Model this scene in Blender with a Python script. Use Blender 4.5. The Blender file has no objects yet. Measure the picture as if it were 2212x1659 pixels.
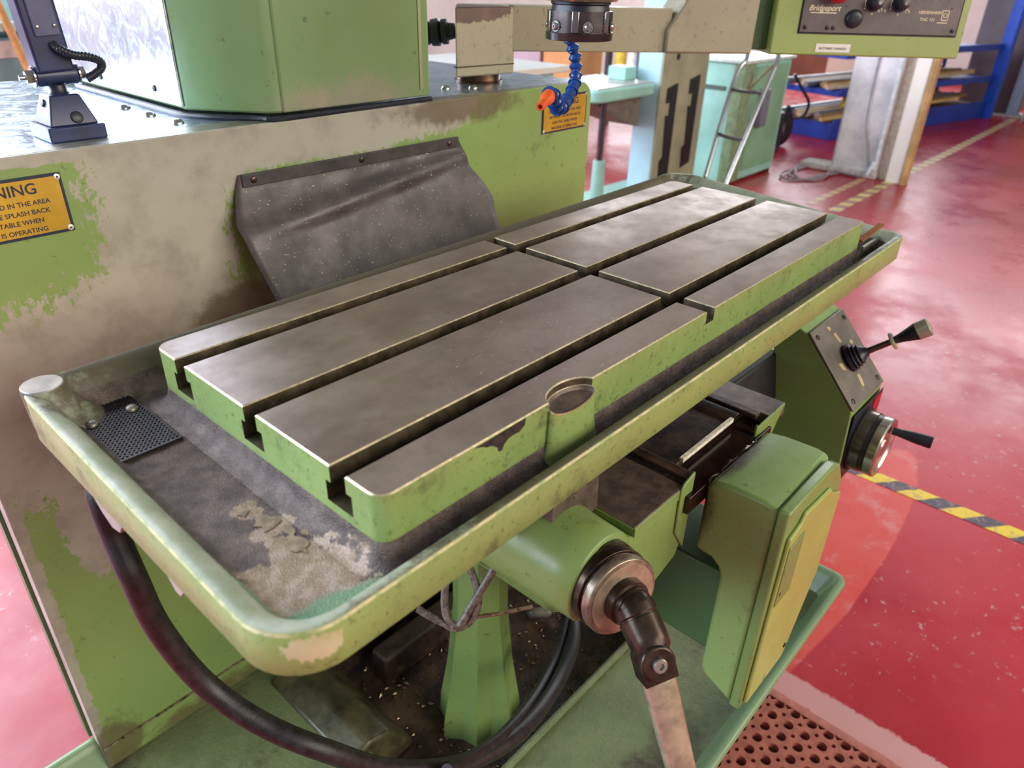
import bpy, bmesh, math, random
from mathutils import Vector, Matrix

random.seed(7)
sc = bpy.context.scene
col = sc.collection
T = 0.95                                   # height of the table top

# ---------------------------------------------------------------- camera
def look(yaw, pitch, roll):
    f = Vector((math.cos(yaw)*math.cos(pitch), math.sin(yaw)*math.cos(pitch), -math.sin(pitch)))
    r = f.cross(Vector((0, 0, 1))).normalized(); u = r.cross(f)
    c, s = math.cos(roll), math.sin(roll)
    X = c*r + s*u; Y = -s*r + c*u
    return Matrix(((X.x, Y.x, -f.x), (X.y, Y.y, -f.y), (X.z, Y.z, -f.z)))
cam = bpy.data.cameras.new('camera')
cam.sensor_width = 36; cam.lens = 1573.66/2212*36
cam.clip_start = .02; cam.clip_end = 80
cam.dof.use_dof = True; cam.dof.focus_distance = .78; cam.dof.aperture_fstop = 7.5
camo = bpy.data.objects.new('camera', cam); col.objects.link(camo)
camo.matrix_world = Matrix.Translation((-.20733, -.28720, 1.22766)) @ look(math.radians(41.47073), math.radians(29.41783), math.radians(1.52724)).to_4x4()
sc.camera = camo

# ---------------------------------------------------------------- light
w = bpy.data.worlds.new('world'); sc.world = w; w.use_nodes = True
bg = w.node_tree.nodes['Background']
bg.inputs[0].default_value = (.93, .96, 1.0, 1); bg.inputs[1].default_value = .31
def area(name, loc, aim, sx, sy, power, color):
    l = bpy.data.lights.new(name, 'AREA'); l.shape = 'RECTANGLE'; l.size = sx; l.size_y = sy
    l.energy = power; l.color = color
    o = bpy.data.objects.new(name, l); col.objects.link(o); o.location = loc
    d = Vector(aim) - Vector(loc)
    o.rotation_euler = d.to_track_quat('-Z', 'Y').to_euler()
    return o
area('daylight_back_windows', (-1.2, 6.0, 3.4), (.2, 0, 1.0), 5.6, 4.4, 820, (.84, .88, 1.0))
area('daylight_left_windows', (-4.2, 3.0, 2.6), (.2, .4, .9), 5.0, 2.8, 480, (.68, .82, 1.0))
area('daylight_far_windows', (12.0, 3.6, 3.2), (1.5, .3, .6), 9.0, 3.2, 620, (.92, .95, 1.0))
area('daylight_front_windows', (1.8, -4.6, 2.8), (.5, .1, .7), 6.0, 2.4, 330, (1.0, .92, .78))
sc.view_settings.view_transform = 'Standard'; sc.view_settings.look = 'None'
sc.view_settings.exposure = -0.05; sc.view_settings.gamma = 1.0; sc.view_settings.use_curve_mapping = False

# ---------------------------------------------------------------- mesh helpers
class MB:
    def __init__(s): s.v = []; s.f = []; s.m = []
    def add(s, vs, fs, mi=0):
        n = len(s.v); s.v += [tuple(v) for v in vs]
        for f in fs: s.f.append(tuple(i+n for i in f)); s.m.append(mi)
        return s
    def box(s, x0, x1, y0, y1, z0, z1, mi=0):
        return s.add([(x0,y0,z0),(x1,y0,z0),(x1,y1,z0),(x0,y1,z0),(x0,y0,z1),(x1,y0,z1),(x1,y1,z1),(x0,y1,z1)],
              [(0,3,2,1),(4,5,6,7),(0,1,5,4),(1,2,6,5),(2,3,7,6),(3,0,4,7)], mi)
    def obox(s, o, ex, ey, ez, lx, ly, lz, mi=0):
        o = Vector(o); ex = Vector(ex).normalized(); ey = Vector(ey).normalized(); ez = Vector(ez).normalized()
        P = lambda a, b, c: o + ex*a + ey*b + ez*c
        vs = [P(a, b, c) for c in lz for (a, b) in ((lx[0],ly[0]),(lx[1],ly[0]),(lx[1],ly[1]),(lx[0],ly[1]))]
        return s.add(vs, [(0,3,2,1),(4,5,6,7),(0,1,5,4),(1,2,6,5),(2,3,7,6),(3,0,4,7)], mi)
    def loft(s, rings, cap0=True, cap1=True, mi=0, closed=True):
        n = len(rings[0]); vs = [p for r in rings for p in r]; fs = []
        for k in range(len(rings)-1):
            for i in range(n if closed else n-1):
                j = (i+1) % n; fs.append((k*n+i, k*n+j, (k+1)*n+j, (k+1)*n+i))
        if cap0: fs.append(tuple(reversed(range(n))))
        if cap1: fs.append(tuple(range((len(rings)-1)*n, len(rings)*n)))
        return s.add(vs, fs, mi)
    def prism(s, poly, axis, a, b, mi=0):
        if axis == 'x': r = [[(t, p[0], p[1]) for p in poly] for t in (a, b)]
        elif axis == 'y': r = [[(p[0], t, p[1]) for p in poly] for t in (a, b)]
        else: r = [[(p[0], p[1], t) for p in poly] for t in (a, b)]
        return s.loft(r, mi=mi)
    def lathe(s, o, d, prof, n=24, mi=0, cap=True, ph=0.0):
        o = Vector(o); d = Vector(d).normalized()
        a = d.orthogonal().normalized(); b = d.cross(a)
        rings = [[o + d*t + (a*math.cos(2*math.pi*i/n+ph) + b*math.sin(2*math.pi*i/n+ph))*r for i in range(n)] for t, r in prof]
        return s.loft(rings, cap, cap, mi)
    def cyl(s, p0, p1, r0, r1=None, n=16, mi=0):
        p0 = Vector(p0); p1 = Vector(p1)
        return s.lathe(p0, p1-p0, [(0, r0), ((p1-p0).length, r0 if r1 is None else r1)], n, mi)
    def tube(s, pts, r, n=10, sub=6, mi=0, cap=True):
        P = smooth(pts, sub); rings = []; up = None
        for i, p in enumerate(P):
            t = (P[min(i+1, len(P)-1)] - P[max(i-1, 0)]).normalized()
            if up is None: up = t.orthogonal().normalized()
            up = (up - t*up.dot(t)).normalized(); b = t.cross(up)
            rr = r(i/(len(P)-1)) if callable(r) else r
            rings.append([p + (up*math.cos(2*math.pi*k/n) + b*math.sin(2*math.pi*k/n))*rr for k in range(n)])
        return s.loft(rings, cap, cap, mi)
    def ball(s, c, r, n=12, m=8, mi=0, sz=1.0):
        c = Vector(c)
        return s.lathe(c, (0,0,1), [(-math.cos(math.pi*k/m)*r*sz, max(1e-5, math.sin(math.pi*k/m)*r)) for k in range(m+1)], n, mi)

def smooth(pts, sub):
    P = [Vector(p) for p in pts]
    if sub <= 1 or len(P) < 3: return P
    out = []
    for i in range(len(P)-1):
        p0 = P[max(i-1, 0)]; p1 = P[i]; p2 = P[i+1]; p3 = P[min(i+2, len(P)-1)]
        for k in range(sub):
            t = k/sub
            out.append(.5*((2*p1) + (p2-p0)*t + (2*p0-5*p1+4*p2-p3)*t*t + (3*p1-p0-3*p2+p3)*t**3))
    out.append(P[-1]); return out

def rrect(x0, x1, y0, y1, r, n=8):
    """rounded rectangle, counter-clockwise; r = radius or (x0y0, x1y0, x1y1, x0y1)"""
    r = [r]*4 if not isinstance(r, (tuple, list)) else list(r)
    out = []
    for (cx, cy, rr, a0) in ((x0+r[0], y0+r[0], r[0], 180), (x1-r[1], y0+r[1], r[1], 270), (x1-r[2], y1-r[2], r[2], 0), (x0+r[3], y1-r[3], r[3], 90)):
        if rr < 1e-6: out.append((cx, cy)); continue
        for k in range(n+1):
            a = math.radians(a0 + 90*k/n); out.append((cx+rr*math.cos(a), cy+rr*math.sin(a)))
    return out

def obj(name, mb, mats, parent=None, bevel=0, seg=2, bmat=-1, smooth_angle=38, loc=None, label=None):
    me = bpy.data.meshes.new(name)
    off = Vector(parent_origin(parent)) if parent else (Vector(loc) if loc is not None else Vector((0, 0, 0)))
    me.from_pydata([tuple(Vector(v)-off) for v in mb.v], [], mb.f)
    if not isinstance(mats, (list, tuple)): mats = [mats]
    for m in mats: me.materials.append(m)
    for p, mi in zip(me.polygons, mb.m): p.material_index = mi
    bm = bmesh.new(); bm.from_mesh(me); bmesh.ops.recalc_face_normals(bm, faces=bm.faces); bm.to_mesh(me); bm.free()
    me.update(); me.shade_smooth(); me.set_sharp_from_angle(angle=math.radians(smooth_angle))
    o = bpy.data.objects.new(name, me); col.objects.link(o)
    if parent: o.parent = parent
    else: o.location = off
    if bevel:
        b = o.modifiers.new('bevel', 'BEVEL'); b.width = bevel; b.segments = seg; b.limit_method = 'ANGLE'; b.angle_limit = math.radians(35)
        b.material = bmat
    if label: o['label'] = label
    return o
ORG = {}
def parent_origin(p):
    while p is not None and p.parent is not None: p = p.parent
    return p.location
def thing(name, loc, label, cat, group=None):
    o = bpy.data.objects.new(name, None); col.objects.link(o); o.location = loc; o.empty_display_size = .05
    o['label'] = label; o['category'] = cat
    if group: o['group'] = group
    return o
def tag(o, label, cat, group=None, kind=None):
    o['label'] = label; o['category'] = cat
    if group: o['group'] = group
    if kind: o['kind'] = kind
    return o
def struct(name, mb, mats, **k):
    o = obj(name, mb, mats, **k); o['kind'] = 'structure'; return o
def text(name, body, size, o, ex, ey, mat, parent, depth=.0003, align='CENTER', shear=0, space=1):
    """lettering as a thin mesh, o = anchor (baseline), ex = reading direction, ey = up"""
    cu = bpy.data.curves.new(name, 'FONT'); cu.body = body; cu.size = size; cu.align_x = align; cu.extrude = depth; cu.shear = shear
    cu.space_character = space; cu.resolution_u = 3; cu.offset = size*.014
    t = bpy.data.objects.new(name, cu); col.objects.link(t)
    bpy.context.view_layer.update()
    me = bpy.data.meshes.new_from_object(t.evaluated_get(bpy.context.evaluated_depsgraph_get()))
    bpy.data.objects.remove(t); bpy.data.curves.remove(cu)
    ex = Vector(ex).normalized(); ey = Vector(ey).normalized(); ez = ex.cross(ey)
    M = Matrix(((ex.x, ey.x, ez.x), (ex.y, ey.y, ez.y), (ex.z, ey.z, ez.z))).to_4x4()
    me.transform(Matrix.Translation(Vector(o) - Vector(parent_origin(parent))) @ M)
    me.materials.clear(); me.materials.append(mat)
    ob = bpy.data.objects.new(name, me); col.objects.link(ob); ob.parent = parent
    return ob

# ---------------------------------------------------------------- materials
def lin(c):
    return tuple(((x/255)/12.92 if x/255 <= .04045 else ((x/255+.055)/1.055)**2.4) for x in c) + (1,)
class NT:
    def __init__(s, name):
        s.mat = bpy.data.materials.new(name); s.mat.use_nodes = True; s.t = s.mat.node_tree
        s.b = s.t.nodes['Principled BSDF']; s.pos = None
    def n(s, typ, **k):
        x = s.t.nodes.new(typ)
        for a, v in k.items(): setattr(x, a, v)
        return x
    def link(s, a, b): s.t.links.new(a, b)
    def P(s):
        if s.pos is None: s.pos = s.n('ShaderNodeNewGeometry').outputs['Position']
        return s.pos
    def noise(s, scale, detail=4, rough=.6, stretch=None, dist=0.0, off=0):
        v = s.P()
        if stretch or off:
            m = s.n('ShaderNodeMapping'); m.inputs['Scale'].default_value = stretch or (1,1,1); m.inputs['Location'].default_value = (off, off*.7, off*1.3)
            s.link(v, m.inputs[0]); v = m.outputs[0]
        x = s.n('ShaderNodeTexNoise'); x.inputs['Scale'].default_value = scale; x.inputs['Detail'].default_value = detail
        x.inputs['Roughness'].default_value = rough; x.inputs['Distortion'].default_value = dist
        s.link(v, x.inputs['Vector']); return x.outputs[0]
    def ramp(s, fac, a, b, va=0.0, vb=1.0):
        x = s.n('ShaderNodeMapRange', interpolation_type='SMOOTHSTEP'); x.inputs['From Min'].default_value = a; x.inputs['From Max'].default_value = b
        x.inputs['To Min'].default_value = va; x.inputs['To Max'].default_value = vb
        s.link(fac, x.inputs['Value']); return x.outputs[0]
    def math(s, op, a, b):
        x = s.n('ShaderNodeMath', operation=op)
        for i, q in enumerate((a, b)):
            if isinstance(q, (int, float)): x.inputs[i].default_value = q
            else: s.link(q, x.inputs[i])
        return x.outputs[0]
    def mix(s, fac, a, b):
        x = s.n('ShaderNodeMix', data_type='RGBA')
        if isinstance(fac, (int, float)): x.inputs[0].default_value = fac
        else: s.link(fac, x.inputs[0])
        for i, q in ((6, a), (7, b)):
            if isinstance(q, tuple): x.inputs[i].default_value = q
            else: s.link(q, x.inputs[i])
        return x.outputs[2]
    def blobs(s, L):
        """soft ellipsoids in world space: list of (centre, radii); 1 at a centre, 0 at its edge"""
        cur = None
        for c, r in L:
            a = s.n('ShaderNodeVectorMath', operation='SUBTRACT'); s.link(s.P(), a.inputs[0]); a.inputs[1].default_value = c
            m = s.n('ShaderNodeVectorMath', operation='MULTIPLY'); s.link(a.outputs[0], m.inputs[0]); m.inputs[1].default_value = tuple(0 if q == 0 else 1/q for q in r)
            l = s.n('ShaderNodeVectorMath', operation='LENGTH'); s.link(m.outputs[0], l.inputs[0])
            d = s.math('SUBTRACT', 1.0, l.outputs['Value'])
            cur = d if cur is None else s.math('MAXIMUM', cur, d)
        return cur
    def bump(s, h, strength=.2, dist=.002):
        x = s.n('ShaderNodeBump'); x.inputs['Strength'].default_value = strength; x.inputs['Distance'].default_value = dist
        s.link(h, x.inputs['Height']); s.link(x.outputs[0], s.b.inputs['Normal'])
    def set(s, colr=None, rough=.5, metal=0.0, coat=0.0, spec=None):
        if colr is not None:
            if isinstance(colr, tuple): s.b.inputs['Base Color'].default_value = colr
            else: s.link(colr, s.b.inputs['Base Color'])
        if isinstance(rough, (int, float)): s.b.inputs['Roughness'].default_value = rough
        else: s.link(rough, s.b.inputs['Roughness'])
        if isinstance(metal, (int, float)): s.b.inputs['Metallic'].default_value = metal
        else: s.link(metal, s.b.inputs['Metallic'])
        s.b.inputs['Coat Weight'].default_value = coat
        if spec is not None: s.b.inputs['Specular IOR Level'].default_value = spec
        return s.mat
def plain(name, c, rough=.5, metal=0.0, var=.12, scale=30, bump=0.0):
    t = NT(name); c = lin(c)
    d = tuple(max(0, x*(1-var*2.2)) for x in c[:3]) + (1,); l = tuple(min(1, x*(1+var)) for x in c[:3]) + (1,)
    nz = t.noise(scale, 4)
    if bump: t.bump(t.noise(scale*6, 3), bump)
    return t.set(t.mix(t.ramp(nz, .3, .7), d, l), rough, metal)
def paint(name, c, dirt=(62, 52, 40), dirty=.5, rough=.32, scale=14, speck=True, wear_or_sheen=None, fade=None, soft=.07, stain=None):
    """machine enamel: slight fading, brown grime patches, small dark specks, optional worn or sheen blobs"""
    t = NT(name); base = lin(c)
    f = lin(fade) if fade else tuple(min(1, x*1.18) for x in base[:3]) + (1,)
    cc = t.mix(t.ramp(t.noise(scale*.35, 3, .5), .35, .7), base, f)
    g = t.ramp(t.noise(scale, 8, .68), .66-.22*dirty, .80-.16*dirty)
    cc = t.mix(t.math('MULTIPLY', g, .62), cc, lin(dirt))
    g2 = t.ramp(t.noise(scale*7, 5, .7, off=4), .66-.14*dirty, .72-.10*dirty)
    cc = t.mix(t.math('MULTIPLY', g2, .5), cc, lin(dirt))
    if speck:
        sp = t.ramp(t.noise(260, 2, .5), .70, .76); cc = t.mix(t.math('MULTIPLY', sp, .6), cc, lin((45, 42, 30)))
    rg = t.ramp(t.noise(scale*2, 4), .3, .8, rough*.8, rough*1.5)
    if wear_or_sheen:
        blobs, wc, wc2, amp = wear_or_sheen
        fld = t.math('ADD', t.blobs(blobs), t.math('MULTIPLY', t.math('SUBTRACT', t.noise(22, 10, .72), .5), amp))
        fld = t.math('ADD', fld, t.math('MULTIPLY', t.math('SUBTRACT', t.noise(150, 6, .7, stretch=(1, 1, .55)), .5), amp*1.5))
        m = t.ramp(fld, .02, .02+soft)
        wcol = t.mix(t.ramp(t.noise(16, 6, .65), .40, .72), lin(wc), lin(wc2))
        cc = t.mix(m, cc, wcol)
    if stain:
        sb_, scol, samp = stain
        fld = t.math('ADD', t.blobs(sb_), t.math('MULTIPLY', t.math('SUBTRACT', t.noise(30, 8, .7, off=6), .5), samp))
        cc = t.mix(t.math('MULTIPLY', t.ramp(fld, .0, .45), .8), cc, lin(scol))
    t.bump(t.noise(90, 3), .06, .001)
    return t.set(cc, rg)

# --- the materials of the place
G_FRONT = (150, 178, 92)
M = {}
M['green_table'] = paint('green_enamel_table', (134, 154, 90), dirty=.62, scale=24, dirt=(66, 64, 44),
    wear_or_sheen=([((-.072, -.030, .907), (.017, .02, .010))], (200, 194, 156), (168, 162, 110), 1.1))
M['green_clean'] = paint('green_enamel_clean', (120, 142, 80), dirty=.34, scale=9, dirt=(74, 72, 46))
M['green_dark'] = paint('green_enamel_dark', (72, 100, 60), dirty=.2, scale=9)
M['green_console'] = paint('green_enamel_console', (150, 164, 96), dirty=.1, scale=9, speck=False)
M['green_house'] = paint('green_enamel_housing', (120, 148, 100), dirty=.1, scale=7, speck=False, soft=.9,
    wear_or_sheen=([((.42, .556, 1.070), (.16, .05, .055)), ((.36, .556, 1.075), (.10, .05, .04))], (140, 142, 122), (158, 150, 126), .7))  # soft greyish sheen along the housing foot, put into the colour
M['green_guard'] = paint('green_enamel_guard', (128, 152, 88), dirty=.3, scale=10, dirt=(70, 62, 40),
    wear_or_sheen=([((.38, .55, 1.046), (.30, .3, .040)), ((.135, .55, .93), (.088, .3, .15)), ((-.05, .55, .79), (.09, .3, .13)), ((.09, .55, .83), (.15, .3, .11)), ((.16, .55, 1.03), (.11, .3, .06)), ((-.04, .55, 1.062), (.3, .3, .012)), ((-.11, .55, .55), (.016, .3, .5)), ((-.03, .55, .64), (.035, .3, .10))],
          (172, 168, 154), (146, 140, 128), .75),
    stain=([((.3, .55, .215), (.6, .3, .05)), ((-.085, .55, .25), (.05, .3, .07)), ((.60, .55, 1.05), (.16, .3, .03)), ((.22, .55, .84), (.10, .3, .05))], (98, 84, 60), 1.5))
M['tray_in'] = None
def m_tray():
    t = NT('trough_iron')
    a = t.mix(t.ramp(t.noise(60, 6, .7), .35, .7), lin((80, 67, 63)), lin((124, 108, 102)))
    fld = t.math('ADD', t.blobs([((-.045, .02, .894), (.045, .045, .03)), ((-.03, .115, .894), (.011, .012, .03)), ((-.028, .085, .894), (.018, .009, .03)), ((-.034, .06, .894), (.012, .018, .03))]),
                 t.math('MULTIPLY', t.math('SUBTRACT', t.noise(90, 8, .72), .5), 1.9))
    a = t.mix(t.ramp(fld, .05, .075), a, t.mix(t.ramp(t.noise(120, 4), .4, .65), lin((150, 128, 104)), lin((176, 156, 140))))
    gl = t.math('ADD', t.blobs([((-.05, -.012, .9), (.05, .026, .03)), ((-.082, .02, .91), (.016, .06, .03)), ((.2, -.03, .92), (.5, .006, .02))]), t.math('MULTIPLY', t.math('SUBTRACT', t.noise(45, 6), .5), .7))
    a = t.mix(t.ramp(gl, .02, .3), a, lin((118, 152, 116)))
    t.bump(t.noise(800, 3, .6), .7, .0016)
    return t.set(a, t.ramp(t.noise(200, 4), .35, .7, .18, .42), .25)
M['trough'] = m_tray()
def m_top():
    t = NT('ground_cast_iron')
    a = t.mix(t.ramp(t.noise(9, 6, .6, stretch=(1, 1.6, 1)), .3, .7), lin((130, 111, 99)), lin((158, 140, 127)))
    a = t.mix(t.math('MULTIPLY', t.ramp(t.noise(60, 8, .72), .5, .8), .45), a, lin((84, 71, 63)))
    sp = t.ramp(t.noise(330, 3, .5), .66, .72)
    spm = t.math('MULTIPLY', sp, t.ramp(t.blobs([((.24, .07, T), (.16, .10, 1))]), 0, .6))
    a = t.mix(spm, a, lin((196, 184, 170)))
    t.bump(t.noise(300, 4, .6, stretch=(1, 4, 1)), .10, .0006)
    return t.set(a, t.ramp(t.noise(26, 6, .7), .3, .75, .32, .48), .7)
M['top'] = m_top()
M['slot'] = plain('slot_wall_steel', (104, 92, 72), .42, .6, .25, 60)
M['edge'] = plain('worn_edge_steel', (206, 190, 156), .38, .7, .15, 200)
M['steel'] = plain('bright_steel', (176, 172, 166), .28, .95, .12, 40)
M['dull'] = plain('dull_steel', (150, 146, 136), .42, .8, .18, 40)
M['chrome'] = plain('chrome', (214, 216, 222), .12, 1.0, .04, 20)
def m_sheet():
    t = NT('scratched_sheet_steel')
    a = t.mix(t.ramp(t.noise(20, 6, .7), .35, .7), lin((178, 196, 216)), lin((216, 228, 240)))
    t.bump(t.noise(120, 5, .7, stretch=(1, 3, 1)), .12, .0008)
    return t.set(a, t.ramp(t.noise(35, 8, .75, dist=1.5), .35, .7, .16, .38), .85)
M['sheet'] = m_sheet()
M['black'] = plain('black_plastic', (34, 36, 48), .38, 0, .2, 30)
M['lamp'] = plain('haze_tinted_black_enamel', (46, 54, 94), .34, 0, .15, 30)  # black enamel with the blue of the haze mixed into its colour
M['rubber'] = plain('hose_rubber', (38, 34, 36), .42, 0, .3, 90, .15)
def m_flap():
    t = NT('oily_rubber_sheet')
    a = t.mix(t.ramp(t.noise(14, 5, .6), .35, .7), lin((62, 56, 56)), lin((92, 84, 82)))
    sp = t.ramp(t.noise(330, 2, .5), .69, .74); a = t.mix(sp, a, lin((190, 180, 172)))
    t.bump(t.noise(160, 4), .2, .001)
    return t.set(a, t.ramp(t.noise(30, 5), .3, .7, .35, .55))
M['flap'] = m_flap()
M['brown'] = plain('oily_brown_iron', (74, 56, 44), .30, .3, .4, 26, .15)
M['bracket'] = plain('brown_grey_iron', (104, 90, 80), .45, .3, .2, 60, .1)
M['plate'] = plain('yellow_plate', (206, 160, 52), .35, .35, .08, 20)
M['navy'] = plain('navy_print', (36, 36, 66), .4, 0, .1, 40)
M['arm'] = paint('grimy_beige_enamel', (156, 148, 124), dirt=(84, 84, 56), dirty=.5, rough=.42, scale=13, wear_or_sheen=([((.70, .63, 1.178), (.10, .2, .022))], (92, 70, 62), (110, 84, 70), .6))
M['panel'] = plain('grey_console_panel', (104, 95, 93), .45, .1, .08, 30)
M['ivory'] = plain('ivory_print', (238, 222, 186), .5, 0, .04, 40)
M['white'] = plain('white_card', (240, 232, 224), .6, 0, .04, 40)
M['dark'] = plain('dark_recess', (22, 22, 26), .6, 0, .2, 40)
M['knurl'] = plain('blackened_steel', (92, 86, 88), .3, .8, .25, 200, .6)
M['blue'] = plain('blue_plastic', (22, 62, 130), .26, 0, .15, 60)
M['orange'] = plain('orange_plastic', (232, 96, 40), .35, 0, .1, 60)
M['crank'] = plain('worn_crank_steel', (186, 174, 148), .32, .55, .14, 70, .08)
M['crankdark'] = plain('dark_crank_steel', (76, 62, 52), .3, .7, .25, 50)
M['dial'] = plain('grimy_dial_steel', (158, 144, 124), .36, .7, .25, 60)
M['red'] = plain('red_plastic', (170, 30, 46), .3)
def m_grime(name, c1, c2, c3, sc=18):
    t = NT(name)
    a = t.mix(t.ramp(t.noise(sc, 8, .7), .35, .62), lin(c1), lin(c2))
    a = t.mix(t.ramp(t.noise(sc*.55, 6, .65, off=3), .52, .66), a, lin(c3))
    t.bump(t.noise(140, 5, .7), .5, .004)
    return t.set(a, t.ramp(t.noise(60, 4), .3, .7, .22, .6))
M['well'] = m_grime('oily_swarf_floor', (40, 30, 28), (74, 56, 46), (104, 82, 62))
M['traygreen'] = m_grime('grimy_green_enamel', (100, 110, 74), (116, 126, 86), (78, 68, 50), 11)
M['rimgreen'] = paint('green_enamel_rim', (118, 142, 104), dirty=.2, scale=9)
# floor: red floor paint, worn and dusty
def m_floor():
    t = NT('red_floor_paint')
    a = t.mix(t.ramp(t.noise(.9, 5, .6), .35, .65), lin((160, 26, 40)), lin((182, 48, 60)))
    fleck = t.math('MULTIPLY', t.ramp(t.noise(34, 5, .7, off=5), .60, .64), t.ramp(t.noise(2.2, 3, .5, off=7), .42, .6))
    a = t.mix(t.math('MULTIPLY', fleck, .7), a, lin((190, 156, 158)))
    # patch of newer paint by the mat, and the rubbed line along the mat
    a = t.mix(t.ramp(t.math('ADD', t.blobs([((1.35, .03, 0), (.62, .115, 1))]), t.math('MULTIPLY', t.math('SUBTRACT', t.noise(9, 4), .5), .12)), .0, .05), a, t.mix(t.ramp(t.noise(7, 8, .7), .5, .66), lin((206, 76, 70)), lin((206, 124, 122))))
    a = t.mix(t.ramp(t.math('ADD', t.blobs([((.905, -.2, 0), (.034, .6, 1))]), t.math('MULTIPLY', t.math('SUBTRACT', t.noise(30, 8, .75), .5), 1.1)), .0, .2), a, lin((208, 152, 152)))
    t.bump(t.noise(14, 5), .05, .01)
    return t.set(a, t.ramp(t.noise(3.2, 6, .65, off=9), .35, .7, .24, .42), 0, .0, .5)
M['floor'] = m_floor()

# ---------------------------------------------------------------- the room
struct('floor', MB().box(-6, 14, -6, 9, -.1, 0), M['floor'])
M['wall'] = plain('cream_wall', (240, 236, 230), .8, 0, .05, 2)
M['pinkwall'] = plain('pink_wall', (206, 178, 164), .8, 0, .06, 2)
struct('wall_far', MB().box(12.4, 12.6, -4, 9, 0, 1.9), M['wall'])
struct('wall_back', MB().box(-6, 12.4, 6.4, 6.6, 0, 1.25), M['wall'])
struct('baseboard_far', MB().box(12.36, 12.4, -4, 9, 0, .14), plain('brown_skirting', (120, 66, 50), .5), bevel=.004)

# ---------------------------------------------------------------- milling table
def loftring(poly, z): return [(p[0], p[1], z(p[0], p[1]) if callable(z) else z) for p in poly]
tb = thing('milling_table', (.41, .16, .886), 'green cast iron milling machine table with bare T-slotted top and coolant trough around it', 'machine table')
Y = [(0, .0344), (.0512, .1395), (.1561, .2443), (.2605, .297)]
XL, XA, XB, XR = 0.0, .3969, .4120, .8213
zN, zB = T-.0135, T-.030
def classify(mb):
    """outer flanks get the enamel, the rest of the flanks bare slot steel"""
    for i, f in enumerate(mb.f):
        P = [Vector(mb.v[k]) for k in f]; c = sum(P, Vector())/len(P)
        n = Vector((0,0,0))
        for k in range(len(P)):
            a, b = P[k], P[(k+1) % len(P)]; n += a.cross(b)
        n.normalize()
        if abs(n.z) > .7: mb.m[i] = 0
        elif c.y < .0008 or c.y > .2964 or c.x < .0008 or c.x > XR-.0008: mb.m[i] = 1
        elif c.x < .013 and (c.y < .0131 or c.y > .2839): mb.m[i] = 1
        elif c.x > XR-.013 and (c.y < .0131 or c.y > .2839): mb.m[i] = 1
        else: mb.m[i] = 2
LM = [M['top'], M['green_table'], M['slot'], M['edge']]
PC, PRX, PRY = (.187, -.002), .027, .0155           # oval pocket in the front edge
def land(x0, x1, y0, y1, rad):
    poly = rrect(x0, x1, y0, y1, rad, 7)
    if y0 == 0 and x0 == 0:                          # cut the pocket
        arc = [(PC[0]+PRX*math.cos(a), PC[1]+PRY*math.sin(a)) for a in [math.radians(172.6-165.2*k/14) for k in range(15)]]
        i = max(k for k, p in enumerate(poly) if p[1] < 1e-6 and p[0] < .1)
        poly = poly[:i+1] + [(arc[0][0], 0)] + arc[1:-1] + [(arc[-1][0], 0)] + poly[i+1:]
    n_ = len(poly); ins = []
    for k in range(n_):
        a, b, c = Vector(poly[k-1]), Vector(poly[k]), Vector(poly[(k+1) % n_])
        e1 = (b-a).normalized(); e2 = (c-b).normalized(); n1 = Vector((-e1.y, e1.x)); n2 = Vector((-e2.y, e2.x))
        q = n1+n2; q = q/max(.25, q.dot(q)/2); ins.append(tuple(b + q*.0010))
    m = MB().loft([loftring(poly, zN), loftring(poly, T-.0010), loftring(ins, T)])
    classify(m)
    for k in range(n_): m.m[n_+k] = 3
    obj('table_land', m, LM, tb, smooth_angle=25)
R0 = .012
land(XL, XA, *Y[0], (R0, 0, 0, 0)); land(XB, XR, *Y[0], (0, .006, 0, 0))
for k in (1, 2): land(XL, XA, *Y[k], 0); land(XB, XR, *Y[k], 0)
land(XL, XA, *Y[3], (0, 0, 0, R0)); land(XB, XR, *Y[3], (0, 0, R0, 0))
m = MB()
for k in range(4):                                   # undercut of the T-slots
    y0 = Y[k][0] + (0 if k == 0 else .0055); y1 = Y[k][1] - (0 if k == 3 else .0055)
    rad = [R0 if k == 0 else 0, .006 if k == 0 else 0, R0 if k == 3 else 0, R0 if k == 3 else 0]
    m.prism(rrect(XL, XR, y0, y1, rad, 7), 'z', zB, zN)
m.prism(rrect(XL, XR, 0, .297, (R0, .006, R0, R0), 7), 'z', .890, zB)
m.box(XA-.001, XB+.001, .2937, .2969, zN, T-.0002)
classify(m)
for i, f in enumerate(m.f):                          # floors and roofs of the slots are dark
    if m.m[i] == 0: m.m[i] = 2
obj('table_body', m, LM, tb)
# pocket: bowl with a bulged front wall
def oval(s, z, dy=0): return [(PC[0]+PRX*s*math.cos(2*math.pi*k/28), PC[1]+dy+PRY*(s if k > 14 else min(s, .995))*math.sin(2*math.pi*k/28)*(.38 if k > 14 else 1), z - ((.0052 if s > .95 else .0020)*abs(math.sin(2*math.pi*k/28))*min(1, max(0, (z-.92)/.02)) if k > 14 else 0)) for k in range(28)]
m = MB().loft([oval(1.45, .893), oval(1.22, .901), oval(1.08, .915), oval(1.03, T-.0078), oval(1.0, T-.0066), oval(.965, T-.0070), oval(.88, T-.0100), oval(.6, T-.0116)], False, True)
m.m = [0]*28*3 + [1]*28*2 + [2]*(len(m.f)-28*5)
obj('oil_pocket', m, [M['green_table'], M['edge'], M['bracket']], tb)
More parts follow.
